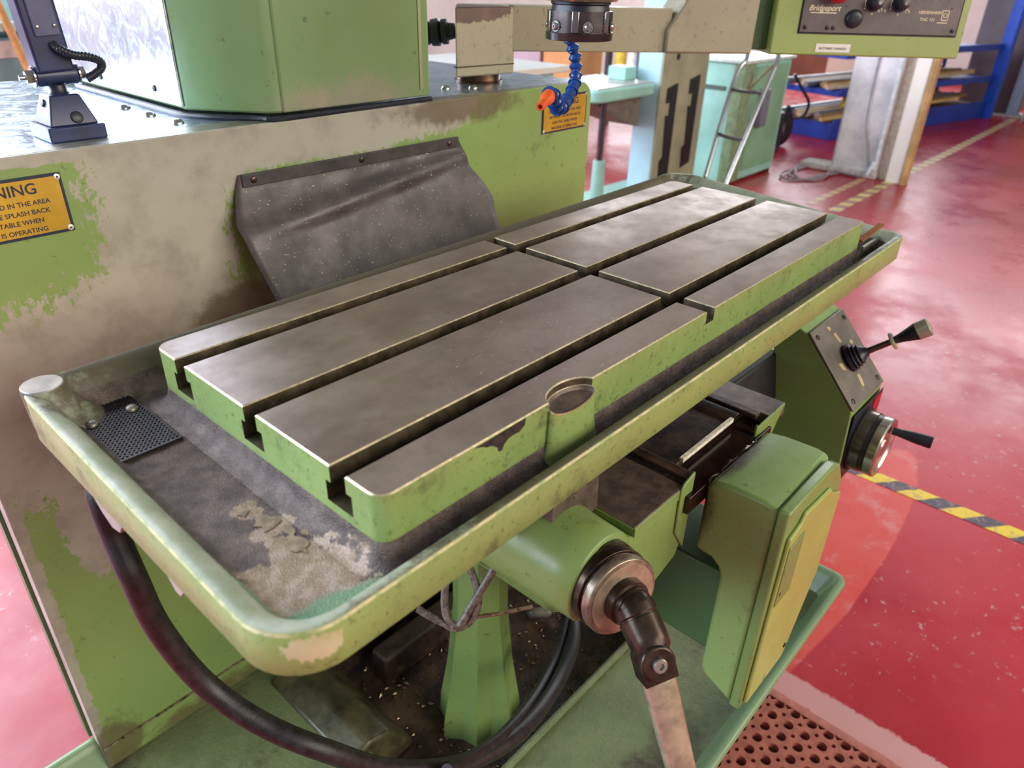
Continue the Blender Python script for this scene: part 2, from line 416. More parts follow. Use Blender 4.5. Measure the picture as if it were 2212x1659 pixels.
# patch of chipped enamel on the front flank, bare dark iron
chip = [(.0815, .9478), (.1335, .9488), (.1325, .9435), (.1285, .9410), (.1262, .9398), (.1240, .9405), (.1150, .9400), (.1105, .9368), (.1085, .9330), (.1052, .9335), (.1040, .9375), (.0985, .9418), (.0925, .9432), (.0890, .9455)]
obj('bare_chip', MB().prism(chip, 'y', -.0004, .0002), plain('chipped_iron', (62, 52, 50), .5, .2, .3, 150, .4), tb)
# trough: pan lofted round the table block
OX0, OX1, OY0, OY1 = -.0945, .913, -.0335, .352
RC = (.040, .020, .045, .030)
def zr(base, amp):
    def f(x, y):
        a = max(0, min(1, (x-.80)/.09)); b = max(0, min(1, (y-.0)/.08)); a = a*a*(3-2*a); b = b*b*(3-2*b)
        c = max(0, min(1, (-.035-x)/.04))*max(0, min(1, (y-.27)/.06))
        c = c*c*(3-2*c); return base + amp*(.022*a*b + .0085*c)
    return f
def pan(d, z, k=1.0):
    dl = d*1.15
    return loftring(rrect(OX0+dl, OX1-d, OY0+min(d, .030), OY1-d, [max(.004, r-d*.55) for r in RC], 9), z)
rings = [pan(.012, .8835), pan(.002, .8850), pan(0, .8875), pan(0, zr(.9180, 1)), pan(.0010, zr(.9196, 1)), pan(.0045, zr(.9194, 1)), pan(.0100, zr(.9168, 1)), pan(.0165, zr(.9075, .8)), pan(.0215, zr(.8985, .3)), pan(.0275, .8950)]
m = MB().loft(rings, True, True)
nn = len(rings[0])
for i in range(len(m.f)): m.m[i] = 0 if i < nn*4 else (2 if i < nn*7 else 1)
m.m[-1] = 1; m.m[-2] = 0
t_ = NT('worn_rim_enamel')
a_ = t_.mix(t_.ramp(t_.noise(30, 6, .7), .35, .65), lin((138, 146, 122)), lin((166, 168, 150)))
gr_ = t_.math('ADD', t_.blobs([((.45, -.03, .92), (.50, .02, .05)), ((.40, .352, .92), (.62, .10, .2))]), t_.math('MULTIPLY', t_.math('SUBTRACT', t_.noise(60, 8, .75), .5), 1.5))
a_ = t_.mix(t_.ramp(gr_, -.1, .25), a_, lin((92, 84, 66)))
M['rimtop'] = t_.set(a_, t_.ramp(t_.noise(80, 5), .3, .7, .38, .6), .0); t_.bump(t_.noise(260, 4), .25, .001)
obj('trough', m, [M['green_table'], M['trough'], M['rimtop']], tb, smooth_angle=60)

# worn bright line along the outer arris of the rim
m = MB(); a = pan(-.0003, zr(.9176, 1)); b = pan(.0007, zr(.9195, 1)); m.loft([a, b], False, False)
t_ = NT('rim_worn_arris'); nz = t_.noise(60, 6, .75)
M['arris'] = t_.set(t_.mix(t_.ramp(nz, .40, .56), lin((140, 156, 100)), lin((196, 184, 138))), .45, .1)
obj('rim_edge', m, M['arris'], tb)
# fillet between the block and the trough floor
fr = lambda d, z: loftring(rrect(XL-d, XR+d, -min(d, .007), .297+d, [R0+d*.6, .006+d*.6, R0+d*.6, R0+d*.6], 7), z)
obj('fillet', MB().loft([fr(-.0002, .914), fr(.0012, .906), fr(.004, .900), fr(.009, .8965), fr(.016, .8952)], False, False), M['trough'], tb, smooth_angle=80)
# flat pad in the rear corner of the rim
pr0 = [[(-.0786+s+(r)*math.cos(2*math.pi*k/36), .3340-s+(r)*math.sin(2*math.pi*k/36), z) for k in range(36)] for (z, r, s) in ((.893, .0290, .0130), (.898, .0250, .0090), (.908, .0205, .0045), (.920, .0172, .0012), (.9265, .0160, 0), (.9292, .0157, 0), (.9300, .0150, 0))]
m = MB().loft(pr0); m.m = [0]*(36*5) + [1]*(len(m.f)-36*5); m.m[36*6] = 0
obj('corner_pad', m, [M['rimtop'], plain('worn_pad', (168, 162, 156), .42, .3, .12, 60)], tb, smooth_angle=40)
# strainer plate with real holes and two screws
def perforated(x0, x1, y0, y1, z, nx, ny, rr, th, n=6):
    m = MB(); px = (x1-x0)/nx; py = (y1-y0)/ny
    for i in range(nx):
        for j in range(ny):
            cx = x0+px*(i+.5); cy = y0+py*(j+.5)
            sq = []; ho = []; lo = []
            for k in range(n):
                a = 2*math.pi*(k+.5)/n; c_, s_ = math.cos(a), math.sin(a); q = 1/max(abs(c_), abs(s_))
                ho.append((cx+px*.5*rr*c_, cy+py*.5*rr*s_, z)); lo.append((cx+px*.5*rr*c_, cy+py*.5*rr*s_, z-th))
            for k in range(n):
                a = 2*math.pi*(k+.5)/n
                c_, s_ = math.cos(a), math.sin(a); q = 1/max(abs(c_), abs(s_)); sq.append((cx+px*.5*q*c_, cy+py*.5*q*s_, z))
            b = len(m.v); m.v += ho + lo + sq
            for k in range(n):
                k2 = (k+1) % n
                m.f.append((b+k, b+2*n+k, b+2*n+k2, b+k2)); m.m.append(0)
                m.f.append((b+k, b+k2, b+n+k2, b+n+k)); m.m.append(0)
    return m
st = obj('strainer', perforated(-.0655, -.0190, .233, .340, .8972, 13, 24, .66, .0014, 8).box(-.0665, -.018, .2322, .3408, .8950, .8960, 1).box(-.0670, -.0180, .2310, .2330, .8950, .8978, 0), [plain('sooty_mesh', (44, 38, 40), .42, .2, .2, 90), M['dark']], tb, smooth_angle=20, label='blackened perforated strainer plate')
for (sx, sy) in ((-.0275, .3023), (-.0605, .3003)):
    m = MB().lathe((sx, sy, .8968), (0,0,1), [(0, .0052), (.0018, .0052), (.0034, .0040), (.0042, .0015)], 16)
    obj('screw', m, M['dull'], st)
FL = plain('paint_flake', (148, 128, 104), .5, 0, .2, 150)
for (cx, cy, rx, ry, n) in ((-.0330, .1165, .0060, .0100, 13), (-.0270, .0930, .0085, .0125, 15), (-.0215, .0760, .0055, .0080, 11), (-.0250, .0600, .0070, .0120, 15), (-.0130, .0660, .0050, .0050, 9)):
    poly = []
    for k in range(n):
        a = 2*math.pi*k/n; q = random.uniform(.55, 1.1); poly.append((cx+rx*q*math.cos(a), cy+ry*q*math.sin(a)))
    obj('paint_flake', MB().loft([loftring(poly, .8952), [(x, y, .89545+.0006*(((x-cx)/rx)**2+((y-cy)/ry)**2)*.5) for x, y in poly]]), FL, tb, smooth_angle=20)
# drain spout lobe and lug under the left end
prof = [(.255, .8845), (.238, .880), (.222, .868), (.207, .862), (.192, .866), (.178, .8835), (.120, .8825), (.106, .868), (.099, .868), (.086, .8825), (.060, .881), (.052, .876), (.044, .883), (.04, .886), (.255, .886)]
obj('drain_lobe', MB().prism(prof, 'x', -.091, -.03), plain('pinkish_green_enamel', (168, 158, 146), .45, 0, .15, 12), tb, bevel=.003)
# brown bar lying in the end trough and the light strip beside it
obj('trough_gusset', MB().box(.835, .905, -.004, .0, .893, .912), M['dull'], tb, bevel=.001)
br = tag(obj('copper_strip', MB().obox((.824, .0, .9205), (.038, -.006, .010), (.006, .038, 0), (-.25, 0, 1), (0, .054), (-.003, .005), (0, .003)), plain('copper_brown', (168, 108, 66), .5, .3), loc=(.8235, .045, .9165)), 'small copper brown strip lying in the trough at the far table end', 'strip')

# table slide under the casting
obj('slide_rail', MB().box(.12, .70, .06, .25, .80, .8836), M['brown'], tb, bevel=.004)

# ---------------------------------------------------------------- saddle and knee below the table
sd = thing('mill_saddle', (.42, .2, .15), 'green saddle and knee casting with oily brown slideways under the milling table', 'saddle')
obj('top_plate', MB().box(.297, .392, -.0095, .46, .738, .7505, 0), [M['bracket']], sd, bevel=.0012, bmat=-1)
m = MB().box(.392, .594, .0195, .46, .738, .7475); obj('slideway', m, M['brown'], sd, bevel=.001)
obj('far_plate', MB().box(.594, .640, -.0135, .46, .733, .7505), M['bracket'], sd, bevel=.001)
obj('channel_floor', MB().box(.392, .594, -.0185, .035, .715, .7375), plain('black_oil', (34, 20, 18), .16, .1, .4, 30), sd, bevel=.001)
obj('way_step', MB().box(.398, .412, -.012, .46, .7505, .757).box(.572, .585, -.004, .46, .7505, .757), M['brown'], sd, bevel=.001)
obj('bright_strip', MB().box(.434, .555, .0165, .0215, .7460, .7515), plain('bright_wiper', (236, 228, 208), .5, 0, .15, 160), sd)
# front apron: enamelled flanks of the plate and of the casting below it
m = MB().prism([(-.0100, .7375), (-.0100, .7475), (-.0085, .7475), (-.0085, .7375)], 'x', .2965, .392)
obj('apron_lip', MB().box(.2962, .392, -.0104, -.0085, .7365, .7492).box(.2962, .2980, -.0104, .46, .7365, .7492), M['green_clean'], sd, bevel=.001)
obj('apron', MB().prism([(.2975, .7368), (.2975, .66), (.345, .628), (.40, .645), (.4095, .665), (.4095, .7368)], 'y', -.0092, .10), M['green_clean'], sd, bevel=.003)
obj('apron_tab', MB().prism([(.384, .690), (.4085, .655), (.4085, .7620), (.401, .7600), (.388, .7560), (.382, .7490)], 'y', -.0125, -.0092), M['green_clean'], sd, bevel=.0012)
obj('far_tab', MB().prism([(.556, .690), (.600, .705), (.6340, .7530), (.560, .7500), (.555, .756)], 'y', -.0150, -.0115), M['green_clean'], sd, bevel=.0012)
# knee body: faceted casting narrowing downwards, screw barrel in front
def quadring(z, x0, x1, y0, y1, c): return [(x0+c, y0, z), (x1-c, y0, z), (x1, y0+c, z), (x1, y1, z), (x0, y1, z), (x0, y0+c, z)]
obj('knee_body', MB().loft([quadring(.53, .32, .52, .075, .53, .03), quadring(.585, .29, .55, .06, .545, .03), quadring(.7375, .285, .56, .04, .545, .03)]), M['green_clean'], sd, bevel=.006, seg=3)
ax = Vector((-.03, -1, .0)).normalized()
obj('screw_barrel', MB().lathe((.2395, -.012, .7265), -ax, [(0, .0455), (.002, .048), (.03, .049), (.16, .058), (.30, .066)], 40), M['green_clean'], sd, smooth_angle=50)
obj('barrel_web', MB().prism([(.2395, .7745), (.300, .737), (.33, .68), (.26, .683)], 'y', -.0105, .22), M['green_clean'], sd, bevel=.002)
obj('barrel_facet', MB().loft([[(.262, .02, .700), (.30, .02, .640), (.30, .25, .575), (.21, .25, .680)], [(.31, .02, .73), (.32, .02, .640), (.32, .25, .575), (.31, .25, .73)]]), M['green_clean'], sd, bevel=.004)
# tapered cover of the elevating screw
def flute(z, r, d, tw=.3): return [(.362+(r-d*(1, .55, 1, .0)[k % 4])*math.cos(2*math.pi*k/16+tw), .268+(r-d*(1, .55, 1, .0)[k % 4])*math.sin(2*math.pi*k/16+tw), z) for k in range(16)]
obj('screw_cover', MB().loft([flute(.150, .076, .017), flute(.19, .074, .017), flute(.28, .058, .012), flute(.40, .043, .003), flute(.56, .040, .0)]), M['green_clean'], sd, smooth_angle=24)
obj('servo_motor', MB().box(.46, .565, -.06, .15, .468, .60), M['green_dark'], sd, bevel=.004)
# stop bracket and cable gland at the left of the saddle
bk = obj('stop_bracket', MB().prism([(.2236, .7454), (.3, .7466), (.297, .80), (.262, .80), (.258, .788), (.250, .790), (.232, .802), (.2236, .788)], 'y', .0385, .055), M['bracket'], sd, bevel=.0008)
obj('bracket_side', MB().box(.2236, .227, .055, .082, .7454, .80), M['brown'], bk, bevel=.0008)
obj('gland', MB().lathe((.222, .066, .776), (-1, .15, -.25), [(0, .011), (.012, .011), (.013, .009), (.030, .008), (.034, .006)], 14), plain('rusty_gland', (120, 92, 72), .6, .3, .3, 120, .3), bk)

# ---------------------------------------------------------------- crank
cr = thing('crank_handle', (.238, -.012, .72), 'worn steel crank handle with graduated dial on the knee screw below the table', 'crank')
o = Vector((.2385, -.0105, .7268))
ax = Vector((-.30, -1, .13)).normalized()
obj('dial_base', MB().lathe(o, ax, [(0, .0415), (.008, .0415), (.0085, .0395), (.012, .0395)], 40), plain('oily_olive_steel', (78, 74, 52), .25, .5, .3, 60), cr)
obj('dial_ring', MB().lathe(o, ax, [(.012, .0412), (.0225, .0412), (.0232, .038), (.0262, .038)], 40), M['crankdark'], cr, bevel=.0006)
obj('lock_ring', MB().lathe(o, ax, [(.0262, .0402), (.0335, .0402), (.0355, .0388)], 40), M['dial'], cr, bevel=.0005)
obj('dial_face', MB().lathe(o, ax, [(.0355, .0352), (.0368, .0352), (.0372, .033)], 40), plain('beige_dial_face', (176, 160, 136), .38, .6, .18, 50), cr)
obj('hub', MB().lathe(o, ax, [(.037, .0225), (.046, .0220), (.047, .0190), (.052, .0190)], 28), M['crankdark'], cr)
S0 = Vector((.2235, -.0615, .7310)); S1 = Vector((.2116, -.0914, .7113))
d = (S1-S0).normalized()
obj('universal_joint', MB().ball((.2235, -.0605, .7325), .0186, 20, 12), M['crankdark'], cr)
obj('ratchet_collar', MB().lathe(S0-d*.004, d, [(0, .0195), (.009, .0195), (.0095, .0182), (.012, .0182)], 28), M['crankdark'], cr, bevel=.0005)
obj('socket', MB().lathe(S0+d*.008, d, [(0, .0190), (.018, .0184), (.028, .0174), (.032, .014)], 28), M['crankdark'], cr, smooth_angle=50)
e = Vector((-.06, -.43, -.90)).normalized(); A0 = Vector((.2075, -.0935, .7085))
nrm = Vector((-.2073, -.2872, 1.2277)) - A0 + Vector((.16, -.10, -.05)); nrm = (nrm - e*nrm.dot(e)).normalized(); side = e.cross(nrm).normalized()
def armring(t, w_, h_): return [A0 + e*t + side*(w_*math.copysign(abs(math.cos(a))**.7, math.cos(a))) + nrm*(h_*math.copysign(abs(math.sin(a))**.7, math.sin(a))) for a in [2*math.pi*k/20 for k in range(20)]]
obj('arm', MB().loft([armring(.004, .0120, .008), armring(.010, .0150, .0095), armring(.020, .0155, .010), armring(.04, .0152, .010), armring(.10, .0135, .0098), armring(.22, .0122, .0095), armring(.235, .009, .007)]), M['crank'], cr, smooth_angle=60)
sgn = 1
pv = A0 + nrm*.0125
obj('clevis', MB().lathe(A0-nrm*.013, nrm, [(0, .0150), (.0015, .0165), (.0245, .0165), (.026, .0150)], 28).obox(A0, e, side, nrm, (0, .018), (-.0160, .0160), (-.0125, .0115)), M['crankdark'], cr, bevel=.0008)
obj('pivot_screw', MB().lathe(pv, nrm, [(0, .0066), (.0035, .0066), (.0042, .0058), (.0042, .0032), (.0022, .0030)], 18), M['dull'], cr)

# ---------------------------------------------------------------- belt cover in front of the saddle
bc = thing('belt_cover', (.50, -.06, .442), 'tall green belt cover with two-part shell bolted to the front of the saddle', 'machine cover')
prof = [(-.0185, .7350), (-.0235, .7440), (-.045, .7480), (-.085, .7490), (-.0985, .7465), (-.1000, .7420), (-.1000, .4420), (-.0640, .4600), (-.0580, .4660), (-.0550, .4740), (-.0545, .6230), (-.0500, .6340), (-.0400, .6420), (-.0185, .6440)]
M['oilgreen'] = paint('oil_stained_enamel', (128, 154, 90), dirty=.25, scale=12, soft=.6,
    wear_or_sheen=([((.49, -.020, .748), (.085, .026, .03)), ((.436, -.02, .70), (.02, .02, .06))], (66, 52, 34), (92, 84, 50), .5))
obj('back_shell', MB().prism(prof, 'x', .4285, .570), M['oilgreen'], bc, bevel=.005, seg=3)
fp = lambda k: [(.4265+k, .4400+k), (.545-k, .4380+k), (.600-k, .560), (.600-k, .700), (.572-k, .738-k), (.55, .7490-k), (.4265+k, .7490-k)]
obj('front_shell', MB().prism(fp(0), 'y', -.1135, -.1008), M['green_clean'], bc, bevel=.0028, seg=3)
obj('raised_face', MB().prism([(.436, .4470), (.540, .4450), (.592, .563), (.592, .690), (.560, .7050), (.545, .7200), (.470, .7280), (.462, .7180), (.436, .7110)], 'y', -.1185, -.1130), paint('yellow_green_enamel', (160, 170, 92), dirty=.05, scale=6, speck=False), bc, bevel=.0025, seg=3)  # brighter, yellower green than the shells
obj('badge_recess', MB().box(.438, .478, -.1198, -.1180, .612, .700), M['green_clean'], bc, bevel=.003)
for (sx, sz) in ((.445, .628), (.535, .470)):
    obj('slot_screw', MB().lathe((sx, -.1180, sz), (0,-1,0), [(0, .0035), (.0015, .0035), (.002, .002)], 12), M['dark'], bc)
obj('oil_lip', MB().tube([(.4290+.013*k, -.0195+.0012*math.sin(k*2.1), .7395+.0012*math.cos(k*1.7)) for k in range(10)], .0022, 6, 3), plain('wet_oil', (56, 40, 30), .08, .2, .4, 200), bc)

# ---------------------------------------------------------------- jog control box with joystick and handwheel
jb = thing('jog_control_box', (.86, .02, .50), 'hexagonal green control box with grey joystick panel under the far end of the table', 'control box')
bp = [(.031, .7796), (-.0569, .6822), (-.0611, .5962), (-.055, .54), (-.02, .50), (.06, .52), (.075, .60), (.0642, .6662), (.082, .78), (.075, .80)]
obj('body', MB().prism(bp, 'x', .800, .928), paint('green_enamel_box', (124, 152, 88), dirty=.15, scale=14), jb, bevel=.002)
pe = Vector((0, -.0879, -.0974)).normalized(); pn = Vector((0, -.0974, .0879)).normalized()
obj('mount_arm', MB().prism([(.055, .66), (.10, .66), (.10, .735), (.070, .735)], 'x', .641, .81), M['dark'], jb, bevel=.003)
po = Vector((.800, .031, .7796))
pl = obj('joystick_panel', MB().obox(po, (1,0,0), pe, pn, (-.001, .127), (-.001, .130), (.001, .0045)), plain('worn_grey_panel', (112, 104, 94), .45, .2, .12, 30), jb, bevel=.0012, label='worn grey joystick panel with a screw in each corner')
for a, b in ((.012, .012), (.114, .012), (.114, .118), (.012, .118)):
    obj('screw', MB().lathe(po+Vector((1,0,0))*a+pe*b+pn*.0044, pn, [(0, .0042), (.0012, .0042), (.0016, .0025)], 12), M['crankdark'], pl)
for (pts) in ([(.058, .022), (.062, .038), (.070, .040), (.066, .022)], [(.060, .092), (.058, .112), (.066, .112), (.070, .094)], [(.028, .062), (.030, .072), (.040, .078), (.038, .064)], [(.090, .046), (.093, .054), (.102, .050), (.098, .044)], [(.050, .008), (.052, .016), (.060, .014), (.058, .009)]):
    obj('worn_mark', MB().loft([[po+Vector((1,0,0))*a+pe*b+pn*h for a, b in pts] for h in (.0042, .0048)]), plain('bare_patch', (196, 172, 130), .5, .2), pl)
ctr = po + Vector((1,0,0))*.064 + pe*.066 + pn*.0045
js = Vector((.37, -.62, .58)).normalized()
js = (pn + Vector((.30, -.06, 0))).normalized()
obj('bellows', MB().lathe(ctr, js, [(0, .0215), (.004, .0215), (.005, .018), (.008, .0205), (.010, .0165), (.013, .0185), (.015, .0145), (.018, .0160), (.020, .012), (.024, .0085), (.028, .0068)], 24), M['black'], jb, smooth_angle=25)
ls = obj('lever', MB().cyl(ctr+js*.024, ctr+js*.070, .0048, .0045, 14), plain('grey_lever_steel', (96, 88, 78), .3, .8), jb)
obj('guard_ring', MB().lathe(ctr+js*.062, js, [(0, .0055), (0, .0125), (.0022, .0132), (.0044, .0125), (.0044, .0055)], 24, cap=False), plain('bone_plastic', (190, 178, 150), .4), ls)
obj('grip', MB().lathe(ctr+js*.066, js, [(0, .0050), (.004, .0060), (.014, .0080), (.032, .0130)], 24), M['black'], ls, smooth_angle=50)
obj('button_cap', MB().lathe(ctr+js*.098, js, [(0, .0130), (.016, .0135), (.017, .0125), (.016, .0095), (.019, .004)], 24), plain('grey_cap', (160, 152, 132), .3), ls)
wc = Vector((.858, -.0600, .614))
hw = obj('wheel_flange', MB().lathe(wc, (0,-1,0), [(0, .052), (.006, .052), (.0065, .049)], 40), M['dark'], jb)
obj('wheel_skirt', MB().lathe(wc, (0,-1,0), [(.0065, .0485), (.020, .0485), (.0205, .0465)], 40), plain('handwheel_steel', (132, 122, 110), .24, .95, .1, 30), hw)
obj('wheel_band', MB().lathe(wc, (0,-1,0), [(.0205, .0465), (.0285, .0465)], 40), plain('band_dark', (66, 66, 62), .35, .5), hw)
obj('wheel_rim', MB().lathe(wc, (0,-1,0), [(.0285, .0475), (.040, .0480), (.0425, .0465), (.0425, .040), (.0395, .037), (.0395, .016), (.041, .015), (.041, .001)], 40), plain('turned_aluminium', (206, 198, 186), .22, .95, .06, 30), hw, smooth_angle=30)
kp = wc + Vector((.022, -.041, .021)); kd = Vector((.12, -1, .0)).normalized()
obj('crank_knob', MB().lathe(kp, kd, [(0, .0060), (.010, .0062), (.030, .0085), (.052, .0095), (.055, .0085)], 18), M['black'], hw, smooth_angle=50)
obj('wheel_plate', MB().box(.803, .926, -.0622, -.0605, .552, .676), M['black'], jb, bevel=.0005)
obj('wheel_decal', MB().box(.890, .924, -.0628, -.0620, .556, .672), M['red'], jb)

# ---------------------------------------------------------------- base with chip tray
bs = thing('machine_base', (.41, .25, 0), 'grimy green machine base with deep chip tray below the milling table', 'machine base')
obj('plinth', MB().box(-.05, .90, .02, .56, .0, .13), M['green_dark'], bs, bevel=.004)
TX0, TX1, TY0, TY1 = -.22, .972, -.095, .585
def tr(d, z, x0=TX0, x1=TX1, y0=TY0, y1=TY1): return loftring(rrect(x0+d, x1-d, y0+d, y1-d, max(.004, .02-d*.3), 5), z)
m = MB().loft([tr(.05, .13), tr(.012, .225), tr(.003, .245), tr(0, .258), tr(.003, .2645), tr(.009, .2655), tr(.014, .262), tr(.018, .252), tr(.034, .222)], True, False)
obj('tray_rim', m, M['rimgreen'], bs, smooth_angle=60)
WX0, WX1, WY0, WY1 = .165, .70, .135, .500
def frame(o, i, z):
    m = MB(); x0, x1, y0, y1 = o; a, b, c, d_ = i
    m.add([(x0,y0,z),(x1,y0,z),(x1,y1,z),(x0,y1,z),(a,c,z),(b,c,z),(b,d_,z),(a,d_,z)], [(0,1,5,4),(1,2,6,5),(2,3,7,6),(3,0,4,7)]); return m
obj('tray_ledge', frame((TX0+.03, TX1-.03, TY0+.03, TY1-.02), (WX0, WX1, WY0, WY1), .2225), M['traygreen'], bs)
m = MB().loft([loftring(rrect(WX0, WX1, WY0, WY1, .02, 4), .2225), loftring(rrect(WX0+.006, WX1-.006, WY0+.006, WY1-.006, .02, 4), .150)], False, True)
obj('tray_well', m, M['well'], bs)
obj('well_kerb', MB().tube([(WX0, WY1, .228), (WX0+.25, WY1, .228), (WX1, WY1, .228)], .007, 8, 2), M['traygreen'], bs)
obj('well_kerb', MB().tube([(WX0, WY0, .226), (WX1, WY0, .226)], .006, 8, 1), M['traygreen'], bs)
obj('cross_bar', MB().box(.285, .62, .415, .455, .150, .215), M['well'], bs, bevel=.006)
obj('ramp', MB().prism([(.125, .2245), (.165, .246), (.205, .230), (.25, .155), (.165, .15)], 'y', .300, .515), plain('oily_olive_enamel', (84, 78, 54), .35, .1, .3, 20, .2), bs, bevel=.008, seg=3)
for (lx, ly, rz) in ((.1885, .315, .9), (.585, .330, 2.4)):
    c_, s_ = math.cos(rz), math.sin(rz)
    lug = obj('bolt_lug', MB().obox((lx, ly, .165), (c_, s_, 0), (-s_*.7, c_*.7, .7), (s_*.7, -c_*.7, .7), (-.024, .024), (-.02, .03), (-.012, .008)), plain('grey_lug', (112, 108, 96), .4, .3, .2, 40), bs, bevel=.010, seg=3)
    nn_ = Vector((s_*.7, -c_*.7, .7))
    obj('bolt_hole', MB().lathe(Vector((lx, ly, .165))+nn_*.0075, nn_, [(0, .006), (.001, .006)], 12), M['dark'], lug)
# chips of swarf lying in the well
m = MB()
for k in range(420):
    x, y = random.uniform(WX0+.02, WX1-.02), random.uniform(WY0+.02, WY1-.02); s = random.uniform(.001, .0032); a = random.uniform(0, 6.28)
    c_, s_ = math.cos(a)*s, math.sin(a)*s; z = .1505
    m.add([(x-c_*2, y-s_*2, z), (x+s_, y-c_, z+s*.5), (x+c_*2, y+s_*2, z+s), (x-s_, y+c_, z+s*.6), (x, y, z+s*1.6)], [(0,1,4),(1,2,4),(2,3,4),(3,0,4)])
sw = tag(obj('swarf', m, plain('swarf_metal', (150, 128, 104), .3, .6, .4, 300), loc=(.4, .3, .15)), 'scattered metal swarf chips lying in the oily tray well', 'swarf', kind='stuff')

# ---------------------------------------------------------------- hoses and cables
hp = [(-.076, .246, .8855), (-.083, .243, .874), (-.085, .238, .861), (-.085, .232, .835), (-.085, .217, .800), (-0.078, 0.218, 0.737), (-0.06, 0.204, 0.665), (-0.035, 0.164, 0.622), (0.0, 0.119, 0.589), (0.06, 0.097, 0.514), (0.14, 0.078, 0.454), (0.24, 0.082, 0.399), (0.36, 0.116, 0.348), (0.46, 0.16, 0.335), (.53, .24, .33), (.58, .33, .34)]
tag(obj('drain_hose', MB().tube(hp, lambda t: .0105, 14, 8), M['rubber'], loc=(-.09, .17, .4)), 'thick black rubber drain hose hanging in a loop from the left end of the table', 'hose')
hp2 = [(.10, .060, .505), (.215, .085, .420), (.341, .128, .352), (.441, .170, .335), (.53, .23, .36), (.56, .29, .44)]
tag(obj('coolant_hose', MB().tube(hp2, .0075, 12, 8), M['rubber'], loc=(.3, .12, .3)), 'thinner black hose running just below the thick drain hose', 'hose')
cb = [(.226, .080, .740), (.214, .087, .721), (.194, .089, .696), (.170, .092, .669), (.153, .095, .649), (.149, .108, .656), (.156, .118, .674), (.167, .123, .695), (.176, .121, .705), (.182, .110, .701), (.180, .096, .683), (.175, .089, .667), (.164, .090, .650), (.152, .099, .643), (.146, .109, .648), (.138, .122, .655), (.132, .133, .662)]
tag(obj('limit_switch_cable', MB().tube(cb, .0040, 10, 8), plain('grimy_grey_cable', (112, 100, 90), .5, 0, .3, 200), loc=(.19, .12, .6)), 'looped grimy grey cable hanging under the table front', 'cable')
cb = [(.166, .096, .648), (.188, .095, .636), (.207, .088, .630), (.233, .064, .638)]
tag(obj('thin_cable', MB().tube(cb, .0022, 8, 8), plain('brown_cable', (126, 102, 78), .5, 0, .3, 200), loc=(.23, .1, .6)), 'thin brown cable running from the cable loop to the knee', 'cable')

# ---------------------------------------------------------------- splash back behind the table
GY, GX0, GX1, GT = .550, -.107, .936, 1.0624
sb = thing('splash_guard', (.41, GY, .2), 'tall green sheet metal splash back with worn beige patches behind the milling table', 'splash guard')
pts = [(GX0, .2235), (GX1, .2235), (GX1, GT-.03)] + [(GX1-.03+.03*math.cos(math.radians(a)), GT-.03+.03*math.sin(math.radians(a))) for a in range(10, 91, 16)] + [(GX0, GT)]
obj('sheet', MB().prism(pts, 'y', GY, GY+.006), M['green_guard'], sb, bevel=.0012)
obj('side_return', MB().box(GX0+.0002, GX0+.006, GY+.006, GY+.030, .268, GT), plain('pinkish_primer', (186, 164, 152), .5, 0, .12, 14), sb)
obj('side_panel', MB().box(GX0-.004, GX0+.006, GY+.031, GY+.052, .268, GT-.01), M['green_dark'], sb, bevel=.001)
obj('bottom_seam', MB().box(GX0+.002, GX1, GY-.0022, GY+.0005, .263, .2665), plain('crusted_seam', (128, 116, 84), .7, 0, .4, 120, .6), sb)
# rubber apron
rf = thing('rubber_apron', (.41, GY, .87), 'sagging black rubber apron screwed to the splash back above the table', 'apron')
nu, nv = 34, 26; g = []
for j in range(nv+1):
    v = j/nv
    for i in range(nu+1):
        u = i/nu
        xl = .2305 - .0225*v/.36 if v < .36 else .2080 + .012*(v-.36)/.64
        xr = .5924 + .040*v/.62 if v < .62 else .6324 - .024*(v-.62)/.38
        xr += .0025*math.sin(v*16)
        x = xl + (xr-xl)*u
        s = max(0, (v-.10)/.90)
        y = GY - .0035 - .075*s**1.25 - .010*math.sin(u*5.0+.6+v*2.5)*s*(1-.3*v) - .016*math.exp(-((v-.46+.30*u)/.07)**2)*min(1, s*3)*(.15+.85*min(1, u*2.2))
        z = 1.0085 - .150*v
        g.append((x, y, z))
fs = [(j*(nu+1)+i, j*(nu+1)+i+1, (j+1)*(nu+1)+i+1, (j+1)*(nu+1)+i) for j in range(nv) for i in range(nu)]
fl = obj('apron_sheet', MB().add(g, fs), M['flap'], rf, smooth_angle=180)
so = fl.modifiers.new('thick', 'SOLIDIFY'); so.thickness = .003; so.offset = 0
obj('clamp_strip', MB().box(.232, .594, GY-.0075, GY-.0052, .9935, 1.0090), plain('black_strip', (70, 64, 66), .4, .1, .2, 40), rf, bevel=.0008)
for sx in (.247, .41, .574):
    obj('rivet', MB().lathe((sx, GY-.0075, 1.0015), (0,-1,0), [(0, .0042), (.0015, .0038), (.0022, .002)], 12), M['crankdark'], rf)
